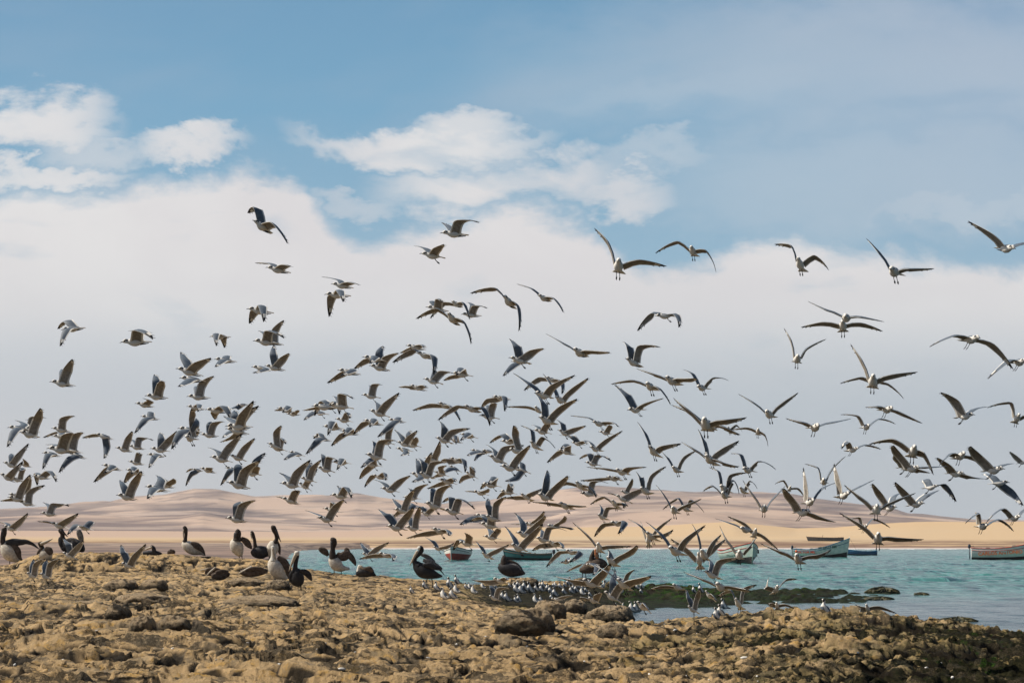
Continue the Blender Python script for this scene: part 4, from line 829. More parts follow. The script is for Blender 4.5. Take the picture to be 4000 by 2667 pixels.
def flying(rec):
    b, nw, fw_, lg_, fr_, gy_, label = rec.split('|')
    b = [float(t) for t in b.split(',')]
    nw = [float(t) for t in nw.split(',')] if nw else None
    fw_ = [float(t) for t in fw_.split(',')] if fw_ else None
    G = int(gy_) or None
    legs = lg_ == '1'; front = fr_ == '1'
    bx, by, tx, ty = b
    shx, shy = bx + .34 * (tx - bx), by + .34 * (ty - by)
    h = lambda a, c, d, e: math.hypot(a - d, c - e)
    cand = [] if front else [h(bx, by, tx, ty) / LB]
    if front: cand.append(h(bx, by, tx, ty) / LB)
    for wg in (nw, fw_):
        if wg:
            cand.append(h(shx, shy, wg[0], wg[1]) / (LA * 1.12)); cand.append(h(wg[0], wg[1], wg[2], wg[3]) / (LH * 1.05))
    S = max(cand) * 1.01
    S = max(S, 165)
    k = 1.0
    feet = None
    if G:
        gx = bx + .55 * (tx - bx)
        npad = len(PADS)
        fpt, D = foot(gx, G, .25)
        if D < 33: PADS[-1] = PADS[-1][:3] + (.75,)
        k = S * D / F
        if k > 1.33:
            PADS.pop(); k = 1.0; D = F / S
        else:
            k = max(k, .8); S = F * k / D; feet = fpt
    else:
        D = F / S
    mpp = D / F                      # metres per source pixel at the bird
    lb, la, lh = LB * k, LA * k, LH * k
    # body axis in camera space (right, up, forward)
    ex, ey = (tx - bx) * mpp, -(ty - by) * mpp
    l = math.hypot(ex, ey)
    dep = math.sqrt(max(lb * lb - l * l, 0))
    if l > lb: ex *= lb / l; ey *= lb / l
    sgn = 1 if (front or True) else -1
    if not front: dep *= .75
    def pt(x, y, dz): return P(x, y, D + dz)
    Bp = pt(bx, by, -dep * .4); Tp = pt(tx, ty, dep * .6)
    ax = (Tp - Bp).normalized()
    Wz = Vector((0, 0, 1))
    Uv = (Wz - ax * Wz.dot(ax))
    if Uv.length < .3: Uv = Uv + (-FWD) * .4
    # bank from the wings
    if nw and fw_ and front:
        v = pt(nw[0], nw[1], 0) - pt(fw_[0], fw_[1], 0)
        if v.length > .05:
            v.normalize(); c = v.cross(ax)
            if c.z < 0: c = -c
            if c.length > .3: Uv = (Uv.normalized() + c.normalized() * .8)
    Uv = (Uv - ax * Uv.dot(ax)).normalized()
    Sv = ax.cross(Uv)
    if front: ns = 1 if Sv.x > 0 else -1
    else:
        ns = 1 if Sv.dot(-FWD) > 0 else -1
    S0z = (Bp.lerp(Tp, .34) - C0).dot(FWD) - D
    wings = []
    for wg, side, isn in ((nw, ns, True), (fw_, -ns, False)):
        if not wg: continue
        wx, wy, px, py = wg
        l1 = h(shx, shy, wx, wy) * mpp; l2 = h(wx, wy, px, py) * mpp
        d1 = math.sqrt(max(la * la - l1 * l1, 0)); d2 = math.sqrt(max(lh * lh - l2 * l2, 0))
        if front:
            d1 = -min(d1, .4 * la); d2 = min(d2, .45 * lh)
            if l1 < .35 * la: d1 *= 1.6
        else:
            sg = -1 if isn else 1
            d1 = sg * d1; d2 = sg * d2 * .9
        W = pt(wx, wy, S0z + d1); T = pt(px, py, S0z + d1 + d2)
        # chord: towards the tail; in side view a raised hand also trails towards the tail
        c0 = ax.copy(); c1 = (ax + Vector((0, 0, -.0))).normalized()
        wings.append((side, W, T, (c0, c1)))
    m = MB()
    fan = .035 if (legs and (front or random.random() < .5)) else .008
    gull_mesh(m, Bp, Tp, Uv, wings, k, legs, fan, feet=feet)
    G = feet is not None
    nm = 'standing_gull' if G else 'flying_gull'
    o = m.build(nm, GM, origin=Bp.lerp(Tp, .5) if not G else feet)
    tag(o, label, 'gull', 'gulls standing on the reef' if G else 'gulls in flight over the shore')
    return o

for rec in GULLS.strip().split('\n'):
    flying(rec)

# standing gulls: three poses built once, then copied
def standing_proto(turn, lean, name):
    m = MB()
    # faces -X; feet at the origin, total height about .30
    sp = [(-.045 + lean, .285, .0), (-.035 + lean, .283, .018), (-.02 + lean, .280, .0235), (0.0 + lean * .8, .268, .023), (.005 + lean * .6, .245, .019), (.000 + lean * .4, .218, .029), (-.008, .178, .050), (.006, .132, .060), (.042, .097, .055), (.09, .078, .036), (.13, .072, .022), (.185, .066, .010), (.215, .064, .004)]
    rings = []; n = 12
    for i, (x, z, r) in enumerate(sp):
        a = sp[min(i + 1, len(sp) - 1)]; b = sp[max(i - 1, 0)]
        d = Vector((a[0] - b[0], 0, a[1] - b[1])).normalized()
        s = Vector((0, 1, 0)); u = s.cross(d)
        sh = Vector((0, 0, 0))
        if i < 4: sh = Vector((0, turn * .02, 0))
        r = max(r, .002)
        rings.append([Vector((x, 0, z)) + sh + s * math.cos(2 * math.pi * j / n) * r * .95 + u * math.sin(2 * math.pi * j / n) * r for j in range(n)])
    def mi(i, j):
        an = 2 * math.pi * (j + .5) / n; up = math.sin(an)
        if i in (1, 2) and abs(math.cos(an)) > .5: return 3
        if i == 2 and up > .1 or i == 3 and up > .5: return 3
        if 6 <= i <= 8 and up > .45: return 1
        if i >= 9 and up > .3: return 3 if i > 10 else 1
        return 0
    # orientation of "up" on the ring: away from the breast
    m.loft(rings, mi)
    hb = Vector((-.045 + lean, turn * .02, .282))
    m.tube([hb + Vector((.01, 0, 0)), hb + Vector((-.022, turn * .008, -.002)), hb + Vector((-.048, turn * .016, -.010))], [.008, .005, .0015], 4, 6)
    # folded wings: a long lens on each flank ending in black primaries
    for s in (-1, 1):
        pr = [(.030, .178, .010), (.046, .155, .026), (.068, .125, .032), (.10, .098, .026), (.145, .082, .015), (.20, .072, .008), (.245, .068, .002)]
        rg = []
        for i, (x, z, r) in enumerate(pr):
            y = s * (.034 - .024 * i / 6)
            a = pr[min(i + 1, 6)]; b = pr[max(i - 1, 0)]
            d = Vector((a[0] - b[0], 0, a[1] - b[1])).normalized(); u = Vector((0, 1, 0)).cross(d)
            rg.append([Vector((x, y, z)) + Vector((0, s, 0)) * math.cos(2 * math.pi * j / 10) * r * .42 + u * math.sin(2 * math.pi * j / 10) * r for j in range(10)])
        m.loft(rg, lambda i, j: 3 if i >= 4 else (0 if i == 3 and j > 6 else 1))
    for s in (-1, 1):
        m.tube([(.035, s * .018, .09), (.028, s * .018, .045), (.032, s * .018, .002)], [.007, .0035, .003], 4, 5)
        m.tube([(.032, s * .018, .003), (.012, s * .018, .003), (-.010, s * .018, .002)], [(.003, .003), (.010, .002), (.015, .0015)], 4, 5, ref=(0, 1, 0))
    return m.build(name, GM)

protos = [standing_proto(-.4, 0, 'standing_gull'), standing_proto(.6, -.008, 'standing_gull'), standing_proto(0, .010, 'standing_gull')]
used = [False] * 3
for i, rec in enumerate(STAND.strip().split('\n')):
    q, label = rec.split('|')
    x, y0, y1, face = [int(t) for t in q.split(',')]
    p, D = foot(x, y1 + 1, .14)
    if D < 33: PADS[-1] = PADS[-1][:3] + (.75,)
    k = (y1 - y0) / F * D / .30
    k = min(max(k * 1.12, .85), 1.55)
    j = i % 3
    if not used[j]: o = protos[j]; used[j] = True
    else:
        o = protos[j].copy(); COL.objects.link(o)
    o.location = p
    o.scale = (k, k, k)
    rz = random.uniform(5, 55)
    if random.random() < .12: rz = -25
    o.rotation_euler = (0, 0, R(180 + rz) if face > 0 else R(rz))
    tag(o, label, 'gull', 'gulls standing on the reef')

# ---------------------------------------------------------------- pelicans
PM_WHITE = mat('pelican_breast', (.74, .68, .58), .8, .15, vscale=14, base2=(.55, .48, .39), bump=.3, bscale=60)
PM_BROWN = mat('pelican_brown_wing', (.075, .052, .038), .8, .2, vscale=12, base2=(.13, .10, .08), bump=.6, bscale=70)
PM_BLACK = mat('pelican_black', (.018, .018, .022), .65, .3, vscale=10, base2=(.035, .033, .035), bump=.5, bscale=60)
PM_GREY = mat('pelican_grey_covert', (.26, .25, .24), .8, .2, vscale=18, base2=(.12, .115, .11), bump=.5, bscale=60)
PM_BILL = mat('pelican_pale_bill', (.55, .48, .38), .5, .4, vscale=10, base2=(.42, .34, .25))
PM_BILLD = mat('pelican_dark_bill', (.06, .055, .06), .5, .4)
PM_ORANGE = mat('pelican_orange_bill', (.62, .20, .07), .5, .4, vscale=9, base2=(.55, .35, .22))
PM_NECK = mat('pelican_neck', (.030, .020, .016), .7, .3, vscale=14, base2=(.055, .04, .03))
PM_HEAD = mat('pelican_white_head', (.70, .66, .58), .7, .2)

def pelican(spec):
    ox, oy = spec['o']; z = 3.92
    fx, fy = spec['foot']
    p, D = foot(ox + fx / z, oy + fy / z, .5, spec.get('D'))
    root = empty('pelican', p)
    tag(root, spec['label'], 'pelican', 'pelicans resting on the reef')
    mpz = D / F / z
    def q(x, y, dz=0.0): return P(ox + x / z, oy + y / z, D + dz)
    def tube(name, pts, mats_, depth=0.0, flat=1.0, n=12):
        """pts: (x, y, radius in zoomed px[, dz metres])"""
        m = MB()
        P3 = [q(a[0], a[1], depth + (a[3] if len(a) > 3 else 0)) for a in pts]
        # resample smoothly
        PP = []; RR = []
        N = len(pts)
        for i in range(N - 1):
            p0 = P3[max(i - 1, 0)]; p1 = P3[i]; p2 = P3[i + 1]; p3 = P3[min(i + 2, N - 1)]
            r0 = pts[max(i - 1, 0)][2]; r1 = pts[i][2]; r2 = pts[i + 1][2]; r3 = pts[min(i + 2, N - 1)][2]
            for s_ in range(4):
                t = s_ / 4
                def cr(a, b, c, d): return .5 * ((2 * b) + (c - a) * t + (2 * a - 5 * b + 4 * c - d) * t * t + (-a + 3 * b - 3 * c + d) * t ** 3)
                PP.append(cr(p0, p1, p2, p3)); RR.append(max(cr(r0, r1, r2, r3), 1.5) * mpz)
        PP.append(P3[-1]); RR.append(max(pts[-1][2] * .5, 1.5) * mpz)
        m.tube(PP, [(r * flat, r) for r in RR], 0, n, ref=FWD)
        return m
    bm = MB()
    # the body, neck and head are one surface
    chain = spec.get('neck', [])
    tb = tube('b', spec['body'], None, 0, spec.get('deep', .85), 14)
    bm.v = tb.v; bm.f = tb.f; bm.mi = [0] * len(tb.f)
    if chain:
        tn = tube('n', chain, None, -.02, .9, 12)
        bm.add(tn.v, tn.f, 1)
    for lg in spec.get('legs', []):
        P3 = [q(a, b) for a, b in lg]
        bm.tube(P3, [.022, .014, .014][:len(P3)] if len(P3) > 2 else [.020, .014], 2, 6)
        e = P3[-1]
        bm.tube([e + Vector((.03, 0, .008)), e + Vector((-.05, -.02, .008)), e + Vector((-.12, -.05, .005))], [(.015, .008), (.05, .008), (.07, .004)], 2, 6, ref=(0, 1, 0))
    cols = {'w': PM_WHITE, 'b': PM_BROWN, 'k': PM_BLACK, 'g': PM_GREY, 'n': PM_NECK, 'h': PM_HEAD}
    body = bm.build('body', [cols[spec.get('bc', 'w')], cols[spec.get('nc', 'n')], PM_BLACK], origin=p)
    body.parent = root; body.matrix_parent_inverse = Matrix.Identity(4); body.location = (0, 0, 0)
    def part(name, m, mt):
        o = m.build(name, mt, origin=p); o.parent = root; o.location = (0, 0, 0); return o
    if spec.get('bill'):
        part('bill', tube('bill', spec['bill'], None, -.07, .7, 8), {'p': PM_BILL, 'd': PM_BILLD, 'o': PM_ORANGE}[spec.get('billc', 'p')])
    if spec.get('bill2'):
        part('bill_pouch', tube('bill', spec['bill2'], None, -.06, .7, 8), PM_BILLD)
    if spec.get('cap'):
        part('white_cap', tube('cap', spec['cap'], None, -.04, .9, 10), PM_HEAD)
    for wg in spec.get('wings', []):
        c = wg[0]; pts = wg[1]; dp = wg[2] if len(wg) > 2 else -.12
        part('wing', tube('wing', pts, None, dp, .35, 10), cols[c])
    return root

PEL = [
 dict(o=(0, 1900), foot=(150, 1195), label='pelican at far left edge with half-open dark wings and white belly', body=[(60, 860, 45), (95, 930, 95), (160, 1020, 118), (235, 1085, 80), (300, 1120, 38), (345, 1140, 14)], neck=[(90, 930, 50), (50, 860, 42), (50, 780, 34), (68, 720, 34), (60, 655, 44), (50, 630, 30)], bill=[(45, 670, 26), (22, 760, 18), (8, 860, 8)], billc='d', wings=[('k', [(90, 850, 30), (200, 850, 60), (320, 850, 50), (400, 845, 38), (500, 880, 24), (600, 955, 6)]), ('b', [(200, 880, 40), (270, 980, 50), (300, 1080, 30), (350, 1140, 10)])], legs=[[(150, 1110), (150, 1195)], [(245, 1110), (245, 1180)]]),
 dict(o=(0, 1900), foot=(690, 1110), label='crouching pelican preening with pale bill pointing up to the right', body=[(600, 980, 30), (645, 1000, 75), (700, 1040, 95), (760, 1050, 70), (800, 1060, 25)], neck=[(660, 1000, 42), (640, 930, 34), (620, 870, 40), (610, 840, 30)], bill=[(620, 880, 26), (700, 850, 24), (760, 820, 14), (808, 797, 3)], wings=[('b', [(690, 940, 30), (750, 980, 60), (790, 1040, 30)]), ('b', [(640, 940, 20), (600, 990, 25), (565, 1040, 10)], -.1)]),
 dict(o=(0, 1900), foot=(1150, 1015), label='black pelican turned away with one grey wing raised upright', bc='k', body=[(960, 850, 50), (1030, 880, 95), (1120, 910, 125), (1220, 930, 85), (1290, 990, 22)], neck=[(1000, 860, 50), (960, 790, 38), (955, 720, 34), (930, 670, 40), (905, 645, 26)], nc='n', bill=[(930, 665, 26), (985, 715, 16), (1040, 770, 5)], billc='d', wings=[('g', [(1260, 870, 20), (1240, 790, 44), (1215, 710, 46), (1200, 655, 26)]), ('g', [(1010, 830, 25), (1100, 820, 45), (1190, 850, 25)])]),
 dict(o=(0, 1900), foot=(1020, 1010), label='dark pelican with slate neck behind the landing gull at far left', bc='k', body=[(940, 900, 40), (990, 920, 72), (1070, 940, 70), (1130, 960, 20)], neck=[(985, 950, 40), (945, 870, 48), (925, 800, 34), (940, 780, 20)], nc='k'),
 dict(o=(500, 1850), foot=(1050, 1262), label='lone pelican sitting sideways on the ridge, white breast, neck upright', body=[(862, 1030, 32), (885, 1075, 72), (960, 1130, 92), (1050, 1165, 82), (1120, 1200, 45), (1180, 1250, 8)], neck=[(870, 1040, 38), (882, 980, 26), (888, 910, 26), (878, 850, 36), (862, 812, 26), (855, 800, 12)], bill=[(852, 850, 12), (848, 920, 11), (852, 990, 4)], wings=[('b', [(960, 1050, 15), (1040, 1090, 50), (1110, 1140, 42), (1160, 1200, 20), (1185, 1255, 4)], -.16)]),
 dict(o=(500, 1850), foot=(1720, 1300), label='white-bellied pelican facing forward with bill tucked down its chest', body=[(1660, 1000, 50), (1650, 1060, 92), (1675, 1140, 98), (1710, 1220, 62), (1725, 1265, 20)], neck=[(1670, 1020, 70), (1680, 960, 50), (1685, 905, 48), (1670, 865, 34), (1660, 850, 14)], bill=[(1660, 900, 34), (1650, 960, 36), (1640, 1040, 12)], billc='d', wings=[('b', [(1730, 980, 25), (1800, 1030, 52), (1850, 1090, 45), (1900, 1150, 10)], .05)], legs=[[(1705, 1240), (1705, 1300)], [(1745, 1240), (1745, 1300)]]),
 dict(o=(500, 1850), foot=(2000, 1300), label='black pelican lying down behind the ridge with slim raised neck', bc='k', body=[(1900, 1160, 40), (1950, 1190, 85), (2040, 1200, 100), (2120, 1210, 80), (2170, 1240, 30)], neck=[(1960, 1160, 40), (1945, 1080, 28), (1935, 1000, 24), (1915, 930, 26), (1900, 895, 28), (1905, 875, 12)], nc='n', bill=[(1882, 905, 14), (1890, 960, 10), (1905, 1010, 4)]),
 dict(o=(500, 1850), foot=(2180, 1312), label='tall pelican standing with long thin bill pointing down right', body=[(2215, 1030, 40), (2215, 1090, 82), (2210, 1160, 92), (2190, 1240, 58), (2175, 1285, 18)], neck=[(2245, 1060, 40), (2275, 1000, 30), (2268, 930, 30), (2240, 860, 40), (2222, 805, 36), (2220, 785, 14)], bill=[(2262, 850, 20), (2300, 950, 15), (2345, 1050, 3)], billc='d', wings=[('b', [(2290, 1030, 12), (2310, 1110, 28), (2320, 1200, 20), (2330, 1240, 5)], .05)], legs=[[(2165, 1260), (2160, 1312)], [(2200, 1260), (2195, 1312)]]),
 dict(o=(1050, 1950), foot=(95, 1232), label='pelican with plain white breast and long white bill held downwards', body=[(62, 900, 40), (70, 970, 92), (110, 1060, 112), (170, 1140, 92), (240, 1190, 45), (290, 1210, 14)], neck=[(70, 940, 60), (70, 860, 36), (68, 780, 34), (62, 725, 32), (60, 705, 12)], nc='h', bill=[(60, 740, 18), (85, 880, 18), (122, 1035, 4)], wings=[('b', [(140, 880, 30), (220, 950, 62), (290, 1060, 55), (310, 1180, 28), (300, 1215, 8)], .02)], legs=[[(95, 1150), (95, 1232)], [(150, 1170), (150, 1232)]]),
 dict(o=(1050, 1950), foot=(430, 1440), label='black pelican with white crown standing below the others, grey bill down', bc='k', body=[(400, 1060, 40), (415, 1110, 92), (430, 1200, 112), (430, 1280, 98), (420, 1330, 40)], neck=[(405, 1100, 55), (405, 1020, 36), (420, 930, 32), (432, 860, 36), (430, 815, 34), (428, 795, 14)], nc='k', cap=[(435, 855, 30), (430, 815, 42), (428, 785, 24)], bill=[(415, 840, 28), (365, 950, 22), (308, 1100, 5)], billc='p', wings=[('k', [(470, 1090, 20), (550, 1110, 46), (610, 1160, 48), (655, 1245, 10)], -.1), ('k', [(380, 1090, 30), (335, 1160, 30), (325, 1260, 14)], -.1)], legs=[[(350, 1310), (355, 1380), (400, 1440)], [(490, 1310), (495, 1400), (490, 1440)]]),
 dict(o=(1050, 1950), foot=(1050, 1142), label='pelican spreading both brown wings with bill resting on its chest', body=[(975, 860, 34), (985, 920, 78), (1040, 1000, 95), (1110, 1045, 62), (1180, 1055, 30), (1240, 1060, 22)], neck=[(985, 900, 62), (975, 820, 48), (985, 740, 34), (1005, 670, 40), (985, 610, 46), (985, 580, 24)], bill=[(965, 640, 24), (960, 750, 16), (965, 880, 5)], billc='d', wings=[('b', [(910, 860, 22), (860, 800, 52), (800, 765, 44), (762, 752, 18)], .05), ('b', [(1040, 830, 30), (1110, 870, 72), (1180, 850, 75), (1190, 780, 50), (1165, 745, 20)], .05), ('b', [(1190, 790, 30), (1260, 880, 48), (1310, 960, 32), (1330, 1015, 8)], 0)], legs=[[(1000, 1040), (1000, 1140)], [(1112, 1050), (1108, 1142)]]),
 dict(o=(1050, 1950), foot=(1470, 1192), label='pelican asleep on the edge with white bill laid along its back', bc='k', body=[(1335, 1120, 30), (1370, 1120, 58), (1450, 1110, 78), (1540, 1110, 76), (1600, 1145, 36), (1645, 1162, 5)], neck=[(1375, 1110, 40), (1378, 1060, 28), (1388, 1020, 26), (1390, 1000, 14)], nc='h', bill=[(1400, 1020, 24), (1450, 1060, 24), (1512, 1092, 6)], wings=[('b', [(1460, 1070, 20), (1540, 1060, 42), (1590, 1110, 20)])]),
 dict(o=(1550, 2100), foot=(500, 765), label='glossy black pelican in profile facing left, long yellowish bill, legs apart', bc='k', body=[(290, 370, 44), (320, 430, 82), (400, 500, 112), (500, 540, 92), (600, 570, 52), (700, 590, 14)], neck=[(330, 430, 72), (275, 370, 42), (280, 310, 32), (330, 250, 36), (375, 190, 40), (360, 150, 40), (345, 130, 20)], nc='k', cap=[(330, 175, 30), (350, 150, 34), (360, 130, 14)], bill=[(320, 200, 24), (255, 310, 17), (195, 430, 4)], wings=[('g', [(360, 250, 18), (450, 280, 36), (540, 330, 24), (590, 360, 6)], .15), ('g', [(400, 340, 26), (500, 370, 46), (610, 430, 38), (700, 475, 14)]), ('k', [(400, 420, 26), (500, 420, 46), (600, 460, 34), (690, 485, 14)], -.18), ('k', [(560, 430, 14), (660, 490, 12), (735, 575, 4)])], legs=[[(470, 600), (455, 680)], [(530, 600), (548, 690), (545, 765)]]),
 dict(o=(1550, 2100), foot=(1800, 600), label='hunched brown pelican seen from behind, head sunk, grey back', bc='k', body=[(1560, 420, 36), (1620, 450, 88), (1720, 480, 112), (1830, 500, 98), (1910, 530, 52), (1968, 548, 8)], neck=[(1650, 420, 62), (1640, 350, 52), (1642, 300, 36), (1640, 262, 18)], nc='n', bill=[(1650, 280, 12), (1690, 310, 5)], billc='d', wings=[('g', [(1640, 440, 26), (1720, 440, 52), (1830, 460, 52), (1900, 500, 20)]), ('b', [(1560, 420, 20), (1680, 360, 22), (1820, 390, 25), (1920, 480, 14)], -.02)]),
 dict(o=(2100, 2000), foot=(710, 1000), label='brown pelican with orange bill pointing up amid the swirling gulls', bc='b', body=[(640, 880, 26), (700, 880, 60), (800, 840, 100), (920, 800, 110), (1010, 800, 70), (1060, 840, 24)], neck=[(850, 780, 70), (830, 700, 44), (850, 640, 34), (880, 580, 32)], nc='n', bill=[(885, 560, 14), (895, 640, 34), (915, 700, 26), (935, 755, 6)], billc='o', wings=[('b', [(960, 770, 26), (1030, 790, 42), (1050, 860, 14)])], legs=[[(690, 920), (680, 1000)], [(735, 920), (740, 1000)]]),
 dict(o=(500, 1850), foot=(1330, 1600), label='pelican asleep under the ledge, pale bill pointing left', bc='b', body=[(1180, 1500, 34), (1250, 1500, 62), (1350, 1500, 68), (1440, 1500, 30)], bill=[(1230, 1450, 12), (1160, 1465, 12), (1098, 1472, 3)], wings=[('b', [(1200, 1470, 20), (1280, 1460, 34), (1400, 1470, 20)])]),
 dict(o=(500, 1850), foot=(1430, 1640), label='sleeping pelican under the ledge in front of its neighbour, bill laid back', bc='b', body=[(1280, 1560, 30), (1360, 1560, 62), (1460, 1550, 68), (1560, 1530, 26)], bill=[(1345, 1430, 14), (1260, 1500, 16), (1190, 1568, 3)], wings=[('b', [(1340, 1510, 20), (1440, 1490, 34), (1540, 1500, 18)])]),
 dict(o=(500, 1850), foot=(1930, 1590), label='sleeping pelican under the ledge beside the white-breasted pelican', bc='b', body=[(1720, 1500, 30), (1800, 1510, 62), (1930, 1500, 72), (2070, 1490, 54), (2140, 1480, 16)], bill=[(1900, 1420, 18), (1790, 1475, 16), (1678, 1530, 3)], wings=[('b', [(1800, 1480, 20), (1920, 1450, 36), (2080, 1460, 22)])]),
 dict(o=(500, 1850), foot=(330, 1245), label='dozing pelican half hidden behind the left ridge, slate head low', bc='k', body=[(230, 1210, 20), (310, 1215, 40), (420, 1215, 42), (520, 1220, 14)], neck=[(400, 1200, 34), (395, 1150, 32), (370, 1115, 26), (340, 1110, 14)], nc='k', bill=[(370, 1120, 18), (290, 1150, 14), (200, 1185, 4)], billc='p'),
 dict(o=(500, 1850), foot=(665, 1235), label='small hump of a sleeping pelican between the dozing and the lone one', bc='b', body=[(605, 1215, 14), (640, 1195, 36), (690, 1195, 36), (720, 1215, 12)], neck=[(655, 1180, 24), (655, 1150, 12)], nc='n'),
]
for s_ in PEL: pelican(s_)

HAZE_D = 0.00012
# ---------------------------------------------------------------- reef mesh
def attr(me, name, arr):
    a = me.attributes.new(name, 'FLOAT', 'POINT'); a.data.foreach_set('value', arr.astype(np.float32))

NC = 1150
ang = np.linspace(-R(26.5), R(26.5), NC)
Yr = np.concatenate([1 / np.linspace(1 / 8.6, 1 / 38.0, 560), np.linspace(38.07, 74.0, 430)])
NR = len(Yr)
# denser where the ledges stand
TH, YY = np.meshgrid(np.tan(ang), Yr)
XX = TH * YY
ZB = base_np(XX, YY)
land = np.clip((ZB + .25) / .6, 0, 1)
wx = XX + .4 * fbm(XX / 2.0, YY / 1.7, 2, 50); wy = YY + .22 * fbm(XX / 1.9 + 7, YY / 1.9, 3, 60)
big = fbm(wx / 3.4, wy / 2.6, 3, 1)
med = fbm(wx / 2.1, wy / .85, 4, 11)
sml = fbm(XX / .48, YY / .22, 4, 21, .6)
fin = fbm(XX / .075, YY / .06, 3, 31, .6)
def terrace(v, n, sharp):
    t = v * n; f = np.floor(t); q = t - f
    return (f + np.clip((q - .5) * sharp + .5, 0, 1)) / n
led = fbm(wx / 4.2, wy / 1.0, 3, 15, .5)
vv = big * .42 + led * .50 + YY * .05 + .035 * sml
strat = terrace(vv, 9.0, 12.0) - .80 * vv - .20 * YY * .05
rightness = np.clip((2000 + F * TH - 2200) / 900, 0, 1)
amp = np.where(YY < 38, 1.0, np.clip(1 - (YY - 38) / 12, .45, 1)) * (.35 + .65 * land)
leftridge = np.exp(-((YY - 47) / 3.0) ** 2) * np.clip((1350 - (2000 + F * TH)) / 300, 0, 1)
amp = np.maximum(amp, .95 * leftridge)
crowd = np.clip((YY - 40) / 3, 0, 1) * np.clip((58 - YY) / 2, 0, 1) * np.clip((2000 + F * TH - 1780) / 120, 0, 1) * np.clip((2680 - 2000 - F * TH) / 60, 0, 1)
amp = amp * (1 - .78 * crowd)
hh = .95 * strat + .09 * med + .075 * sml + .024 * fin
# cracks and sockets
cr = 1 - np.abs(fbm(wx / .95, wy / .5, 3, 41)) * 5
cr = np.clip(cr, 0, 1) ** 2
cr2 = np.clip(1 - np.abs(fbm(wx / 1.5, wy / .32, 3, 47, .55)) * 8, 0, 1) ** 1.5
cr = np.maximum(cr, cr2 * .8)
so_ = np.clip(fbm(XX / .55, YY / .42, 2, 71) - .32, 0, 1)
hh = hh - .12 * cr - (.30 + .5 * leftridge) * so_
rough_r = rightness * (.09 * np.abs(fbm(XX / .22, YY / .20, 3, 81)) + .08 * fbm(XX / .5, YY / .35, 3, 88))
mossy = np.clip((YY - 50) / 3, 0, 1) * np.clip((2000 + F * TH - 1900) / 300, 0, 1)
hh = hh - np.mean(hh) - .02
ZZ = ZB + amp * (hh + rough_r)
ZZ = ZZ + mossy * (.42 * np.abs(fbm(XX / 1.6, YY / 2.2, 4, 191, .6)) - .13 + .10 * fbm(XX / .5, YY / .7, 3, 195)) * (ZB > -.2)
for (px_, py_, pz_, pr_) in PADS:
    w_ = np.exp(-(((XX - px_) ** 2 + (YY - py_) ** 2) / (pr_ * pr_)) ** 2)
    ZZ = ZZ * (1 - w_) + (pz_ - .006 + .004 * fin) * w_
ZZ = np.where(YY > 70, ZZ - (YY - 70) * .2, ZZ)
nv_ = NC * NR
co = np.empty((nv_, 3)); co[:, 0] = XX.ravel(); co[:, 1] = YY.ravel(); co[:, 2] = ZZ.ravel()
def grid_mesh(name, co, nr, nc, mats, smooth=True):
    me = bpy.data.meshes.new(name)
    me.vertices.add(nr * nc); me.vertices.foreach_set('co', co.astype(np.float32).ravel())
    idx = np.arange(nr * nc).reshape(nr, nc)
    q = np.stack([idx[:-1, :-1], idx[:-1, 1:], idx[1:, 1:], idx[1:, :-1]], -1).reshape(-1, 4)
    me.loops.add(q.size); me.loops.foreach_set('vertex_index', q.ravel().astype(np.int32))
    me.polygons.add(len(q)); me.polygons.foreach_set('loop_start', (np.arange(len(q)) * 4).astype(np.int32))
    me.polygons.foreach_set('loop_total', np.full(len(q), 4, np.int32))
    for m in mats: me.materials.append(m)
    me.update(calc_edges=True); me.validate()
    me.polygons.foreach_set('use_smooth', np.full(len(me.polygons), smooth))
    o = bpy.data.objects.new(name, me); COL.objects.link(o)
    return o

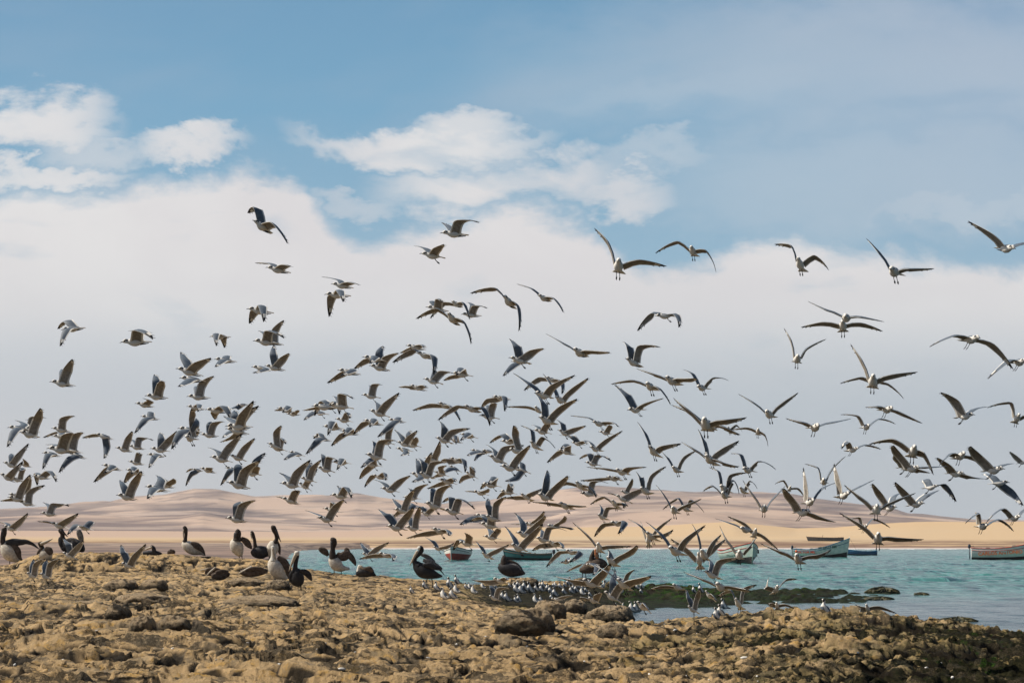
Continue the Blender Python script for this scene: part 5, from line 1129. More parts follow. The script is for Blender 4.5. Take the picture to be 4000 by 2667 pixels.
def rock_mat(name, boulder=False):
    m = bpy.data.materials.new(name); m.use_nodes = True
    b = NB(m.node_tree); pr = m.node_tree.nodes['Principled BSDF']
    pr.inputs['Specular IOR Level'].default_value = .25
    g = b.new('ShaderNodeNewGeometry').outputs['Position']
    n1 = b.noise(g, .9, 6, .62, .3); n2 = b.noise(g, 4.5, 6, .68, .4); n3 = b.noise(g, 22, 6, .72); n4 = b.noise(g, 70, 3, .7)
    col = b.mix(b.sm(n1, .38, .62), (.66, .455, .235), (.52, .36, .185))
    col = b.mix(b.m('MULTIPLY', b.sm(n2, .52, .66), .75), col, (.62, .36, .085))
    col = b.mix(b.m('MULTIPLY', b.sm(b.noise(g, 2.1, 5, .7, .5), .50, .62), .7), col, (.20, .165, .115))
    col = b.mix(b.m('MULTIPLY', b.sm(n3, .54, .68), .75), col, (.13, .10, .06))
    col = b.mix(b.m('MULTIPLY', b.sm(n4, .60, .75), .5), col, (.60, .50, .38))
    vo = b.new('ShaderNodeTexVoronoi', feature='DISTANCE_TO_EDGE'); vo.inputs['Scale'].default_value = 1.9
    px3, py3, pz3 = b.sep(g)
    b.plug(vo.inputs['Vector'], b.comb(b.m('ADD', b.m('MULTIPLY', px3, .55), b.m('MULTIPLY', n1, 1.1)), b.m('ADD', b.m('MULTIPLY', py3, 1.15), b.m('MULTIPLY', n2, .55)), pz3))
    edge_ = b.sm(vo.outputs['Distance'], .045, .008)
    edge_ = b.m('MULTIPLY', edge_, b.sm(b.noise(g, 1.1, 4, .6), .42, .56))
    col = b.mix(b.m('MULTIPLY', edge_, .9), col, (.022, .017, .011))
    drp = b.noise(g, 7.5, 3, .8, .2)
    col = b.mix(b.m('MULTIPLY', b.sm(drp, .69, .74), .8), col, (.72, .68, .60))
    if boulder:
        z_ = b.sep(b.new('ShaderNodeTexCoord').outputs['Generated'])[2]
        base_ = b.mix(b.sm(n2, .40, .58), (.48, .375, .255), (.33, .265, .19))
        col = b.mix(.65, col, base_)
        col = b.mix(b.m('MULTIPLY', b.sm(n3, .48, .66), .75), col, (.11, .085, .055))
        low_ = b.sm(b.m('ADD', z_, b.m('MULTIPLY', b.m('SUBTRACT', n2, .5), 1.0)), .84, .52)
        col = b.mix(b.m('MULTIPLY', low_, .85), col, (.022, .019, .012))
    else:
        at = b.new('ShaderNodeAttribute'); at.attribute_name = 'weed'
        wd = b.m('ADD', at.outputs['Fac'], b.m('MULTIPLY', b.m('SUBTRACT', b.noise(g, 5.5, 6, .72, .6), .5), 1.3))
        wf = b.sm(wd, .45, .60)
        dk = b.mix(b.sm(n3, .40, .62), (.012, .013, .006), (.045, .040, .018))
        gr = b.new('ShaderNodeAttribute'); gr.attribute_name = 'moss'
        gf = b.sm(b.m('ADD', gr.outputs['Fac'], b.m('MULTIPLY', b.m('SUBTRACT', b.noise(g, 3.0, 5, .7, .4), .5), 1.5)), .50, .68)
        gcol = b.mix(b.sm(b.noise(g, 45, 4, .7), .45, .65), (.010, .024, .005), (.065, .140, .014))
        dk = b.mix(gf, dk, gcol)
        col = b.mix(wf, col, dk)
        crs = b.noise(b.comb(b.m('MULTIPLY', b.sep(g)[0], .55), b.m('MULTIPLY', b.sep(g)[1], 1.0), b.sep(g)[2]), 1.35, 7, .70, .5)
        cf = b.m('MULTIPLY', b.sm(crs, .51, .57), b.sm(b.noise(g, 14, 5, .75), .36, .50))
        col = b.mix(b.m('MULTIPLY', cf, .85), col, b.mix(b.sm(n4, .4, .65), (.028, .023, .015), (.12, .095, .06)))
        alg = b.m('MULTIPLY', b.sm(b.m('ADD', at.outputs['Fac'], b.m('MULTIPLY', b.m('SUBTRACT', n1, .5), 1.2)), .25, .6), .6)
        col = b.mix(b.m('MULTIPLY', alg, b.m('SUBTRACT', 1.0, wf)), col, (.24, .195, .075))
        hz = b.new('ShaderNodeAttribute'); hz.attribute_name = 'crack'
        col = b.mix(b.m('MULTIPLY', b.sm(hz.outputs['Fac'], .12, .55), .95), col, (.022, .017, .011))  # crevice shade painted in: cracks and sockets darkened in the colour
        z_ = b.sep(g)[2]
        wet = b.sm(z_, .30, .06)
        col = b.mix(b.m('MULTIPLY', wet, .8), col, (.02, .022, .012))
        sp = b.new('ShaderNodeMapRange'); 
        b.plug(pr.inputs['Roughness'], b.m('SUBTRACT', .9, b.m('MULTIPLY', wet, .2)))
        b.plug(pr.inputs['Specular IOR Level'], b.m('SUBTRACT', .25, b.m('MULTIPLY', b.m('MAXIMUM', wet, wf), .17)))
    b.plug(pr.inputs['Base Color'], col)
    if boulder: pr.inputs['Roughness'].default_value = .9
    h = b.m('ADD', b.m('SUBTRACT', b.m('MULTIPLY', n3, .6), b.m('MULTIPLY', edge_, .7)), b.m('ADD', b.m('MULTIPLY', n4, .3), b.m('MULTIPLY', b.noise(g, 160, 3, .7), .15)))
    bn = b.new('ShaderNodeBump'); bn.inputs['Strength'].default_value = 1.0; bn.inputs['Distance'].default_value = .08
    b.plug(bn.inputs['Height'], h)
    m.node_tree.links.new(bn.outputs[0], pr.inputs['Normal'])
    return m
M_ROCK = rock_mat('reef_rock')
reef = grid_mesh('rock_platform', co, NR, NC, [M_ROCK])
upx = 2000 + F * TH
weed = .15 * np.ones_like(ZZ)
weed += .50 * rightness * np.clip((.5 - hh * 3), 0, 1)
weed += .10 * rightness
weed += .30 * np.clip((upx - 3300) / 500, 0, 1) * np.clip((28 - YY) / 6, 0, 1)
weed += .40 * np.clip((upx - 1700) / 400, 0, 1) * np.exp(-((YY - 21) / 5) ** 2) * np.clip((-hh * 5), 0, 1)
weed += .75 * np.clip((YY - 29) / 4, 0, 1) * np.clip((upx - 2250) / 250, 0, 1)
weed += .62 * np.clip((YY - 38) / 4, 0, 1) * np.clip((upx - 1700) / 250, 0, 1) * np.clip((59 - YY) / 2, 0, 1)
weed = np.clip(weed, 0, 1.1)
moss = np.clip((upx - 2300) / 300, 0, 1) * np.clip((YY - 30) / 5, 0, 1) * .62 + .36 * np.clip((upx - 1900) / 600, 0, 1) + .06 * np.clip((upx - 3300) / 300, 0, 1)
attr(reef.data, 'weed', weed.ravel()); attr(reef.data, 'moss', moss.ravel())
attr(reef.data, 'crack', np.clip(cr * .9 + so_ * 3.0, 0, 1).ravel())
tag(reef, kind='structure')

# ---------------------------------------------------------------- boulders
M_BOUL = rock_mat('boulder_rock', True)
def boulder(bx0, bx1, by0, by1, label, seed, flat=.8, tilt=0.0):
    p, D = ground_at((bx0 + bx1) / 2, by1 - 4)
    wdt = (bx1 - bx0) / F * D; hgt = (by1 - by0) / F * D
    n1_, n2_ = 84, 44
    u = np.linspace(0, 2 * np.pi, n1_, endpoint=False); v = np.linspace(-.55, np.pi / 2, n2_)
    Uq, Vq = np.meshgrid(u, v)
    sx = np.sign(np.cos(Uq)) * np.abs(np.cos(Uq)) ** .8 * np.cos(Vq) ** .6
    sy = np.sign(np.sin(Uq)) * np.abs(np.sin(Uq)) ** .8 * np.cos(Vq) ** .6
    sz = np.sin(Vq)
    rr = 1 + .16 * fbm(sx * 1.6 + seed, sy * 1.6 + sz * 1.3, 3, seed) + .13 * fbm(sx * 3.2 + sz * 3, sy * 3.2 + seed, 4, seed + 5, .6) + .07 * fbm(sx * 11 + sz * 9, sy * 11, 4, seed + 9, .68)
    undercut = np.where(sz < .25, 1 - .30 * (.25 - sz), 1)
    X_ = sx * rr * wdt * .5 * undercut; Y_ = sy * rr * wdt * .5 * flat * undercut; Z_ = sz * rr * hgt * .95 + X_ * tilt
    m = MB(); vs = list(zip(X_.ravel(), Y_.ravel(), Z_.ravel()))
    fs = [(i * n1_ + j, i * n1_ + (j + 1) % n1_, (i + 1) * n1_ + (j + 1) % n1_, (i + 1) * n1_ + j) for i in range(n2_ - 1) for j in range(n1_)]
    m.add(vs, fs, 0)
    o = m.build('boulder', M_BOUL); o.location = (p.x, p.y + wdt * .2 * flat, p.z - .02)
    tag(o, label, 'boulder', 'loose boulders on the reef')
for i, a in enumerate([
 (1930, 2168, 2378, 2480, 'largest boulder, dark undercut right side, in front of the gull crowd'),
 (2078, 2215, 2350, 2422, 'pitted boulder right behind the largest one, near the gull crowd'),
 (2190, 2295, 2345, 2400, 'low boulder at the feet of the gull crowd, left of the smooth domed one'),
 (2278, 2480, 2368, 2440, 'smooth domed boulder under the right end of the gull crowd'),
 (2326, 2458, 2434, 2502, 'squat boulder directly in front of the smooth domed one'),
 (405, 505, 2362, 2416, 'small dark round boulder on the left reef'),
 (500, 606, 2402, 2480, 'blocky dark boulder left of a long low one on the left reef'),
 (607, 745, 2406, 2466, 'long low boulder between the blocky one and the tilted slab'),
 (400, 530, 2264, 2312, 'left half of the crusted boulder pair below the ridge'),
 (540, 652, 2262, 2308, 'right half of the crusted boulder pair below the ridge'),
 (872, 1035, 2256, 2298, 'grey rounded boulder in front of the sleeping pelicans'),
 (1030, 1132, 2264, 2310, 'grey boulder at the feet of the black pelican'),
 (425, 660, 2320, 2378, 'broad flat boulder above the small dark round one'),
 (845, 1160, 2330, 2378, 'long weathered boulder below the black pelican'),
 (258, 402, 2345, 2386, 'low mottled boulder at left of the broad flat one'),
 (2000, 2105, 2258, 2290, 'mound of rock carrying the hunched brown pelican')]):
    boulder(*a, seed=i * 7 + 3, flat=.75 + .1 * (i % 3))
# the tilted slab
sp_, sD = ground_at(790, 2486)
m = MB()
wd_, hg_ = 90 / F * sD, 78 / F * sD
ns = 22; vs = []; 
for i in range(ns + 1):
    for j in range(ns + 1):
        s_ = i / ns; t_ = j / ns
        x_ = (-.5 + s_) * wd_ * (1 - .35 * t_) - t_ * wd_ * .18; z_ = t_ * hg_ * (1 - .45 * s_)
        nz = float(fbm(np.array([s_ * 4.0]), np.array([t_ * 4.0]), 3, 5)[0])
        vs.append((x_, -.12 + .28 * t_ + nz * .06, z_ - .03 + nz * .03))
for i in range(ns + 1):
    for j in range(ns + 1):
        a = vs[i * (ns + 1) + j]; vs.append((a[0], a[1] + .22 * (1 - .5 * j / ns), a[2] - .03))
K = (ns + 1) ** 2; fs = []
for i in range(ns):
    for j in range(ns):
        q = i * (ns + 1) + j
        fs.append((q, q + ns + 1, q + ns + 2, q + 1)); fs.append((K + q, K + q + 1, K + q + ns + 2, K + q + ns + 1))
for i in range(ns):
    for a, b in ((i * (ns + 1), (i + 1) * (ns + 1)), (i * (ns + 1) + ns, (i + 1) * (ns + 1) + ns), (i, i + 1), (ns * (ns + 1) + i, ns * (ns + 1) + i + 1)):
        fs.append((a, b, K + b, K + a))
m.add(vs, fs, 0)
o = m.build('boulder', M_BOUL, smooth=False); o.location = sp_
tag(o, 'upright tilted rock slab sloping down to the right on the left reef', 'boulder', 'loose boulders on the reef')

# small wet rocks standing out of the shallow water
for i, (x, y, wpx, hpx, lb) in enumerate([(3455, 2318, 120, 20, 'dark weedy rock with a yellow top alone in the shallows'), (3600, 2326, 70, 8, 'low flat green rock awash right of the yellow-topped one'), (3440, 2345, 110, 9, 'thin dark rock awash below the yellow-topped one'), (3740, 2430, 150, 12, 'flat weedy rock at the water edge on the right')]):
    D = (CAMH + .05) * F / (y - 2110); p = P(x, y, D * 1.0); p.z = -.05
    n1_, n2_ = 150, 40
    u = np.linspace(0, 2 * np.pi, n1_, endpoint=False); v = np.linspace(0, np.pi / 2, n2_)
    Uq, Vq = np.meshgrid(u, v)
    rr = 1 + .40 * fbm(np.cos(Uq) * 2 + i, np.sin(Uq) * 2 + Vq, 4, 90 + i) + .30 * fbm(np.cos(Uq) * 7 + i, np.sin(Uq) * 7 + 4 * Vq, 4, 190 + i, .65)
    X_ = np.cos(Uq) * np.cos(Vq) * rr * wpx / F * D * .5; Y_ = np.sin(Uq) * np.cos(Vq) * rr * wpx / F * D * .45; Z_ = np.sin(Vq) * rr * (hpx / F * D + .06)
    m = MB(); m.add(list(zip(X_.ravel(), Y_.ravel(), Z_.ravel())), [(a * n1_ + b, a * n1_ + (b + 1) % n1_, (a + 1) * n1_ + (b + 1) % n1_, (a + 1) * n1_ + b) for a in range(n2_ - 1) for b in range(n1_)], 0)
    o = m.build('shallow_rock', mat('weedy_rock', (.02, .024, .010), .5, .4, vscale=3.0, base2=(.075, .062, .02), bump=.8, bscale=12)); o.location = p
    tag(o, lb, 'rock', 'rocks awash in the shallows')

# shells and feathers scattered on the reef
m = MB()
rs = np.random.RandomState(5)
for i in range(150):
    t = rs.rand(); y = 2667 - 240 * t ** 1.6; x = rs.rand() * 4000
    if y < 2480 and x > 3300: continue
    p, D = ground_at(x, y)
    X0, Y0 = p.x, p.y
    jr = int(np.argmin(np.abs(Yr - Y0))); jc = int(np.argmin(np.abs(np.tan(ang) - X0 / Y0)))
    z0 = ZZ[jr, jc]; s = .008 + .016 * rs.rand() ** 2
    a = rs.rand() * 6.28; d = Vector((math.cos(a), math.sin(a), rs.rand() * .3)) * s * (1 + rs.rand() * 1.5)
    c = Vector((X0, Y0, z0 + s * .5))
    m.tube([c - d, c - d * .4, c + d * .4, c + d], [s * .3, s * .8, s * .7, s * .2], 0, 6)
o = m.build('shell_litter', mat('bleached_shell', (.75, .72, .66), .7, .3)); tag(o, 'white bleached shells and feathers scattered over the near rock', 'shells', kind='stuff')

# ---------------------------------------------------------------- sea
wm = bpy.data.materials.new('sea_water'); wm.use_nodes = True
b = NB(wm.node_tree); pr = wm.node_tree.nodes['Principled BSDF']
g = b.new('ShaderNodeNewGeometry').outputs['Position']
gx, gy, gz = b.sep(g)
sh = b.sm(b.m('ADD', gy, b.m('MULTIPLY', gx, -.35)), 64, 42)
big_ = b.noise(b.comb(b.m('MULTIPLY', gx, .01), b.m('MULTIPLY', gy, .02), 0), 2.0, 3, .5)
wc = b.mix(b.sm(big_, .35, .65), (.040, .185, .150), (.018, .115, .105))
wc = b.mix(b.sm(gy, 180, 330), wc, (.085, .20, .165))
strk_ = b.noise(b.comb(b.m('MULTIPLY', gx, .42), b.m('MULTIPLY', gy, .085), 0), 1.6, 5, .68, .5)
strk2 = b.noise(b.comb(b.m('MULTIPLY', gx, 1.1), b.m('MULTIPLY', gy, .20), 0), 1.6, 4, .65, .4)
wc = b.mix(b.m('MULTIPLY', b.sm(strk_, .44, .60), .9), wc, (.003, .035, .045))  # ripple shade, then ripple light, painted into the base colour as streaks
wc = b.mix(b.m('MULTIPLY', b.sm(strk2, .50, .64), .7), wc, (.13, .34, .31))
wc = b.mix(b.m('MULTIPLY', sh, .85), wc, b.mix(b.sm(strk_, .42, .6), (.075, .085, .10), (.020, .035, .045)))
b.plug(pr.inputs['Base Color'], wc)
pr.inputs['Roughness'].default_value = .16
pr.inputs['IOR'].default_value = 1.33
pr.inputs['Specular IOR Level'].default_value = .5
wv1 = b.noise(b.comb(b.m('MULTIPLY', gx, .55), gy, 0), 1.5, 4, .6, .4)
wv2 = b.noise(b.comb(b.m('MULTIPLY', gx, .6), gy, 0), 5.5, 4, .65, .3)
wv3 = b.noise(b.comb(b.m('MULTIPLY', gx, .22), b.m('MULTIPLY', gy, .5), 0), .9, 3, .5, .3)
hgt_ = b.m('ADD', b.m('ADD', b.m('MULTIPLY', wv1, .10), b.m('MULTIPLY', wv2, .055)), b.m('MULTIPLY', wv3, .12))
bn = b.new('ShaderNodeBump'); b.plug(bn.inputs['Strength'], b.m('SUBTRACT', 1.0, b.m('MULTIPLY', sh, .55))); bn.inputs['Distance'].default_value = 1.0
b.plug(bn.inputs['Height'], hgt_)
wm.node_tree.links.new(bn.outputs[0], pr.inputs['Normal'])
yy = np.concatenate([1 / np.linspace(1 / 7.0, 1 / 31.0, 40), 1 / np.linspace(1 / 31.2, 1 / 400.0, 1300)]); ny = len(yy); nx = 760; tt = np.tan(np.linspace(-R(28), R(28), nx))
T2, Y2 = np.meshgrid(tt, yy); X2 = T2 * Y2
def wave(X, Y):
    a = np.clip((Y - .35 * X - 45) / 30, .42, 1) * 1.15
    return a * (.11 * fbm(X / 4.2, Y / 2.6, 2, 200) + .085 * fbm(X / 1.5, Y / 1.0, 3, 210, .6))
Z2 = wave(X2, Y2)
c2 = np.stack([X2.ravel(), Y2.ravel(), Z2.ravel()], -1)
o = grid_mesh('sea', c2, ny, nx, [wm]); tag(o, kind='structure')
# open water to the sides and behind
m = MB()
m.add([(-3000, -600, -1.2), (3000, -600, -1.2), (3000, 380, -.25), (-3000, 380, -.25)], [(0, 1, 2, 3)], 0)
o = m.build('outer_sea', wm, smooth=False); tag(o, kind='structure')

# ---------------------------------------------------------------- beach and hills
def pl(pts, u): return np.interp(u, [p[0] for p in pts], [p[1] for p in pts])
ny, nx = 420, 900
yy = np.concatenate([np.linspace(384, 440, 70), np.linspace(440, 1000, 140)[1:], np.linspace(1000, 3400, 212)[1:]])
ny = len(yy)
tt = np.tan(np.linspace(-R(40), R(40), nx))
T3, Y3 = np.meshgrid(tt, yy); X3 = T3 * Y3; u3 = 2000 + F * T3
far = [(-2500, 2040), (0, 2000), (200, 1990), (400, 1968), (480, 1960), (650, 1944), (770, 1922), (860, 1925), (1000, 1951), (1150, 1945), (1300, 1948), (1400, 1943), (1500, 1956), (1700, 1974), (1900, 1965), (2000, 1951), (2210, 1918), (2300, 1906), (2500, 1918), (2700, 1930), (2900, 1933), (3100, 1940), (3280, 1964), (3450, 1982), (3530, 2006), (3700, 2020), (3790, 2029), (4000, 2033), (6500, 2050)]
mid = [(-2500, 2050), (0, 2030), (300, 2010), (500, 2020), (714, 2014), (800, 2004), (880, 2016), (1000, 2030), (1200, 2046), (1450, 2056), (1700, 2040), (1900, 2042), (2150, 2022), (2300, 1985), (2450, 1968), (2650, 1962), (2850, 1972), (3000, 1985), (3200, 2000), (3450, 2022), (3700, 2040), (4000, 2046), (6500, 2060)]
near = [(-2500, 2080), (0, 2074), (800, 2078), (1200, 2077), (1500, 2070), (2000, 2062), (2300, 2060), (2560, 2056), (2700, 2047), (2860, 2040), (2960, 2052), (3100, 2064), (3250, 2060), (3400, 2046), (3560, 2038), (4000, 2034), (6500, 2050)]
def ridge(pts, Yk, wf, wb):
    h = CAMH + (2110 - pl(pts, u3)) * Yk / F * 1.02
    d = Y3 - Yk
    return np.where(d < 0, h * np.exp(-(d / wf) ** 2), h * np.exp(-(d / wb) ** 2))
z_near = ridge(near, 760, 300, 200); z_mid = ridge(mid, 1500, 420, 260); z_far = ridge(far, 2500, 620, 600)
zb = np.maximum(np.maximum(z_near, z_mid), z_far)
# soft union keeps slopes smooth
zs = (z_near ** 6 + z_mid ** 6 + z_far ** 6) ** (1 / 6)
beach = 2.2 * np.clip((Y3 - 386) / 12, -.6, 1) + np.clip((Y3 - 398) / 120, 0, 1) * 1.6
ds = np.clip((Y3 - 430) / 250, 0, 1)
dn = fbm(X3 / 330, Y3 / 260, 4, 300); dn2 = fbm(X3 / 90 + dn, Y3 / 70, 3, 310)
rdg = np.abs(fbm(X3 / 420 + .3 * dn, Y3 / 300, 4, 330))
Z3 = np.maximum(beach, zs * ds) + ds * (dn * .12 + dn2 * .05 - .22 * np.clip(.25 - rdg, 0, 1)) * zs * np.clip((z_far.max() * 3), 0, 1) + .10 * fbm(X3 / 6, Y3 / 3, 3, 320) * np.clip((Y3 - 389) / 4, 0, 1)
hm = bpy.data.materials.new('desert_sand'); hm.use_nodes = True
b = NB(hm.node_tree); pr = hm.node_tree.nodes['Principled BSDF']; pr.inputs['Roughness'].default_value = .95; pr.inputs['Specular IOR Level'].default_value = .1
g = b.new('ShaderNodeNewGeometry').outputs['Position']; gx, gy, gz = b.sep(g)
sv = b.comb(b.m('MULTIPLY', gx, .001), b.m('MULTIPLY', gy, .0012), b.m('MULTIPLY', gz, .012))
a1 = b.noise(sv, 2.2, 6, .55, .6); a2 = b.noise(b.comb(b.m('MULTIPLY', gx, .001), b.m('MULTIPLY', gy, .001), b.m('MULTIPLY', gz, .05)), 5.0, 5, .6, .4)
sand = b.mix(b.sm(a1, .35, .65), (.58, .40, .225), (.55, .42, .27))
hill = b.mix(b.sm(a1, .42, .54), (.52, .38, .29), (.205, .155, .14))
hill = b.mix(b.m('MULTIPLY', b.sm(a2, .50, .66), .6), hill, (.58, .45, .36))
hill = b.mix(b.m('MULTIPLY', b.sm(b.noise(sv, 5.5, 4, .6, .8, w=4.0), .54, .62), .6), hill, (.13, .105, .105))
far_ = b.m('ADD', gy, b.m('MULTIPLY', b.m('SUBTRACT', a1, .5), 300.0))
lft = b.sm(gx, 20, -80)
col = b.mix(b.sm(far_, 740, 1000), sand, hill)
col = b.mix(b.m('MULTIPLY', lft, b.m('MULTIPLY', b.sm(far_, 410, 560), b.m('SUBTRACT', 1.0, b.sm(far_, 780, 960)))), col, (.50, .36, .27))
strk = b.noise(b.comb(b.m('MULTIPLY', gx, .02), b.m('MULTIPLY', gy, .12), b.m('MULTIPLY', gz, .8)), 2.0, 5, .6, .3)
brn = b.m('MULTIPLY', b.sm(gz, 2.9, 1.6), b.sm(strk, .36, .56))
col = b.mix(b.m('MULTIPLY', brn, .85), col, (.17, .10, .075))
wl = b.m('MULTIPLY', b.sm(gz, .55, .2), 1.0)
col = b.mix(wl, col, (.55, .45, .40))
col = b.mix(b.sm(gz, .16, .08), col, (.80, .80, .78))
b.plug(pr.inputs['Base Color'], col)
cc3 = np.stack([X3.ravel(), Y3.ravel(), Z3.ravel()], -1)
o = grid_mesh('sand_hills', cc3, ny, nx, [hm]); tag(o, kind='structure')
# the nearer beach on the left, behind the ridge
ny, nx = 120, 200
yy = 1 / np.linspace(1 / 76.0, 1 / 392.0, ny); ff = np.linspace(0, 1, nx)
FF_, YN = np.meshgrid(ff, yy)
edge = 1165 + 60 * np.clip((YN - 250) / 130, 0, 1) + 260 * np.clip((YN - 340) / 45, 0, 1) ** 2
UN = -1900 + (edge + 40 + 1900) * FF_
XN = (UN - 2000) / F * YN
ins_ = (edge - UN) / F * YN
ZN = -.25 + np.clip(ins_ / 4.0, 0, 1) * (.75 + .9 * np.clip((YN - 80) / 250, 0, 1)) + .06 * fbm(XN / 7, YN / 6, 3, 340) + .25 * np.clip((YN - 340) / 50, 0, 1)
c4 = np.stack([XN.ravel(), YN.ravel(), ZN.ravel()], -1)
M_NB = bpy.data.materials.new('wet_brown_sand'); M_NB.use_nodes = True
b = NB(M_NB.node_tree); pr = M_NB.node_tree.nodes['Principled BSDF']; pr.inputs['Roughness'].default_value = .9
g = b.new('ShaderNodeNewGeometry').outputs['Position']; gx, gy, gz = b.sep(g)
s1 = b.noise(b.comb(b.m('MULTIPLY', gx, .03), b.m('MULTIPLY', gy, .035), b.m('MULTIPLY', gz, 1.0)), 2.0, 6, .62, .6)
b.plug(pr.inputs['Base Color'], b.mix(b.sm(s1, .42, .58), b.mix(b.sm(gy, 170, 330), (.26, .17, .125), (.34, .24, .17)), (.13, .085, .065)))
o = grid_mesh('near_beach', c4, ny, nx, [M_NB]); tag(o, kind='structure')
# ---------------------------------------------------------------- boats
def paint(name, c, c2=None, r=.45): return mat(name, c, r, .4, vscale=2.5, base2=c2 or tuple(v * .72 for v in c), bump=.15, bscale=6)
BW = paint('white_boat_paint', (.90, .84, .76), (.82, .76, .69)); BT = paint('pale_teal_paint', (.30, .42, .38), (.22, .33, .31)); BD = paint('deep_teal_paint', (.04, .16, .16), (.06, .20, .19))
BR = paint('red_bottom_paint', (.50, .06, .03), (.36, .05, .03)); BK = paint('black_bottom_paint', (.014, .010, .012), (.03, .02, .02)); BB = paint('blue_boat_paint', (.012, .075, .19), (.02, .10, .22))
BG = paint('weathered_grey_paint', (.10, .11, .11), (.05, .07, .08)); RED = paint('red_gunwale', (.45, .07, .045)); BLU = paint('blue_gunwale', (.02, .16, .30)); WOOD = paint('wood_gunwale', (.16, .085, .045)); INS = paint('boat_inside', (.30, .30, .27))
MOT = paint('outboard_cowl', (.012, .022, .04)); ORG = paint('orange_buoy_paint', (.80, .12, .015)); LRED = paint('red_lettering_paint', (.66, .06, .02)); LORG = paint('orange_lettering_paint', (.80, .17, .02)); LGRN = paint('green_lettering_paint', (.02, .09, .07))

NETM = mat('fishing_net', (.16, .13, .09), .9, .1, vscale=9.0, base2=(.05, .09, .10), bump=.6, bscale=30)
def boat(px, py, L, beam, free, rise, yaw, upper, lower, rail, label, tiltx=0.0, motor=True, bottom=.38, D=None, transom=.75, inner=None, z0=0.0, extra=None):
    """px,py = waterline centre in the photograph, free = freeboard amidships, rise = extra height at the bow"""
    if D is None: D = (CAMH - z0) * F / (py - 2110) * 1.0
    c = P(px, py, D); c.z = z0
    root = empty('fishing_boat', c, R(yaw)); tag(root, label, 'boat', 'wooden fishing boats off the beach')
    N = 26; M_ = 9
    def sec(s):      # s 0 stern .. 1 bow ; x along boat
        x = (s - .5) * L
        hb = beam * .5 * (transom + (1 - transom) * math.sin(min(s * 1.6, 1) * math.pi / 2)) * (1 - max(0, (s - .45) / .55) ** 2.3)
        hb = max(hb, .015)
        sh = free + rise * max(0, (s - .25) / .75) ** 2 + .10 * max(0, (.25 - s) / .25) ** 2
        kz = -.30 + .25 * max(0, (s - .8) / .2) ** 2
        rake = .10 * L * max(0, (s - .8) / .2)
        return x, hb, sh, kz, rake
    m1 = MB(); m2 = MB(); mi_ = MB(); rails = {-1: [], 1: []}
    for sd in (-1, 1):
        up = []; lo = []; ins = []
        for i in range(N + 1):
            s = i / N; x, hb, sh, kz, rk = sec(s)
            wl = bottom * free + .35 * rise * max(0, (s - .3) / .7) ** 2.2
            def pt(t):   # t 0 keel 1 sheer
                zz = kz + (sh - kz) * t
                y = hb * (math.sin(min(1, t * 1.25) * math.pi / 2) ** .75) * (1 + .10 * (t - .6))
                xx = x + rk * (t ** 1.2) * .6
                return Vector((xx, sd * y, zz))
            tw = (wl - kz) / (sh - kz)
            lo.append([pt(tw * j / 4) for j in range(5)])
            up.append([pt(tw + (1 - tw) * j / 5) for j in range(6)])
            rails[sd].append(pt(1.0))
            ins.append([pt(1.0) - Vector((0, sd * .05, 0)), Vector((pt(.5).x, pt(.5).y * .85, pt(.5).z)), Vector((x, 0, max(kz + .18, .05)))])
        for mm, g_, kk in ((m1, up, 6), (m2, lo, 5), (mi_, ins, 3)):
            vs = [v for r in g_ for v in r]; fs = []
            for i in range(N):
                for j in range(kk - 1):
                    f = (i * kk + j, i * kk + j + 1, (i + 1) * kk + j + 1, (i + 1) * kk + j)
                    fs.append(f if sd > 0 else f[::-1])
            mm.add(vs, fs, 0)
    # transom
    x, hb, sh, kz, rk = sec(0)
    wl = bottom * free
    def tp(t, sd): 
        zz = kz + (sh - kz) * t; return Vector((x, sd * hb * (math.sin(min(1, t * 1.25) * math.pi / 2) ** .75) * (1 + .10 * (t - .6)), zz))
    tw = (wl - kz) / (sh - kz)
    ring = [tp(tw + (1 - tw) * j / 5, -1) for j in range(6)] + [tp(tw + (1 - tw) * j / 5, 1) for j in range(5, -1, -1)]
    m1.add(ring, [tuple(range(12))], 0)
    ring = [tp(tw * j / 4, -1) for j in range(5)] + [tp(tw * j / 4, 1) for j in range(4, -1, -1)]
    m2.add(ring, [tuple(range(10))], 0)
    m1.build('hull', upper, root); m2.build('hull_bottom', lower, root); mi_.build('inside', inner or INS, root)
    g_ = MB()
    for sd in (-1, 1): g_.tube([p + Vector((0, 0, .02)) for p in rails[sd]], [(.045, .05)] * len(rails[sd]), 0, 6)
    g_.tube([rails[-1][0], rails[1][0]], .05, 0, 6)
    g_.build('gunwale', rail, root)
    rb = MB()
    for sd in (-1, 1):
        line = []
        for i in range(N + 1):
            s = i / N; x, hb, sh, kz, rk = sec(s); t = (sh * .80 - kz) / (sh - kz)
            line.append(Vector((x + rk * (t ** 1.2) * .6, sd * (hb * (math.sin(min(1, t * 1.25) * math.pi / 2) ** .75) * (1 + .10 * (t - .6)) + .012), sh * .80)))
        rb.tube(line, [(.022, .045)] * len(line), 0, 6)
    rb.build('rubbing_strake', rail, root)
    cg = MB(); rr_ = random.Random(int(px)); cp = []; cr_ = []
    for i in range(19):
        s = .12 + .64 * i / 18; x, hb, sh, kz, rk = sec(s)
        cp.append((x, rr_.uniform(-.25, .25) * hb, sh - .13 + rr_.uniform(0, .08))); cr_.append(rr_.choice((.05, .09, .16, .24)))
    cg.tube(cp, cr_, 0, 9); cg.build('net_pile', NETM, root)
    ln = MB(); x, hb, sh, kz, rk = sec(1.0); e0 = Vector((x + rk * .6, 0, sh + .1))
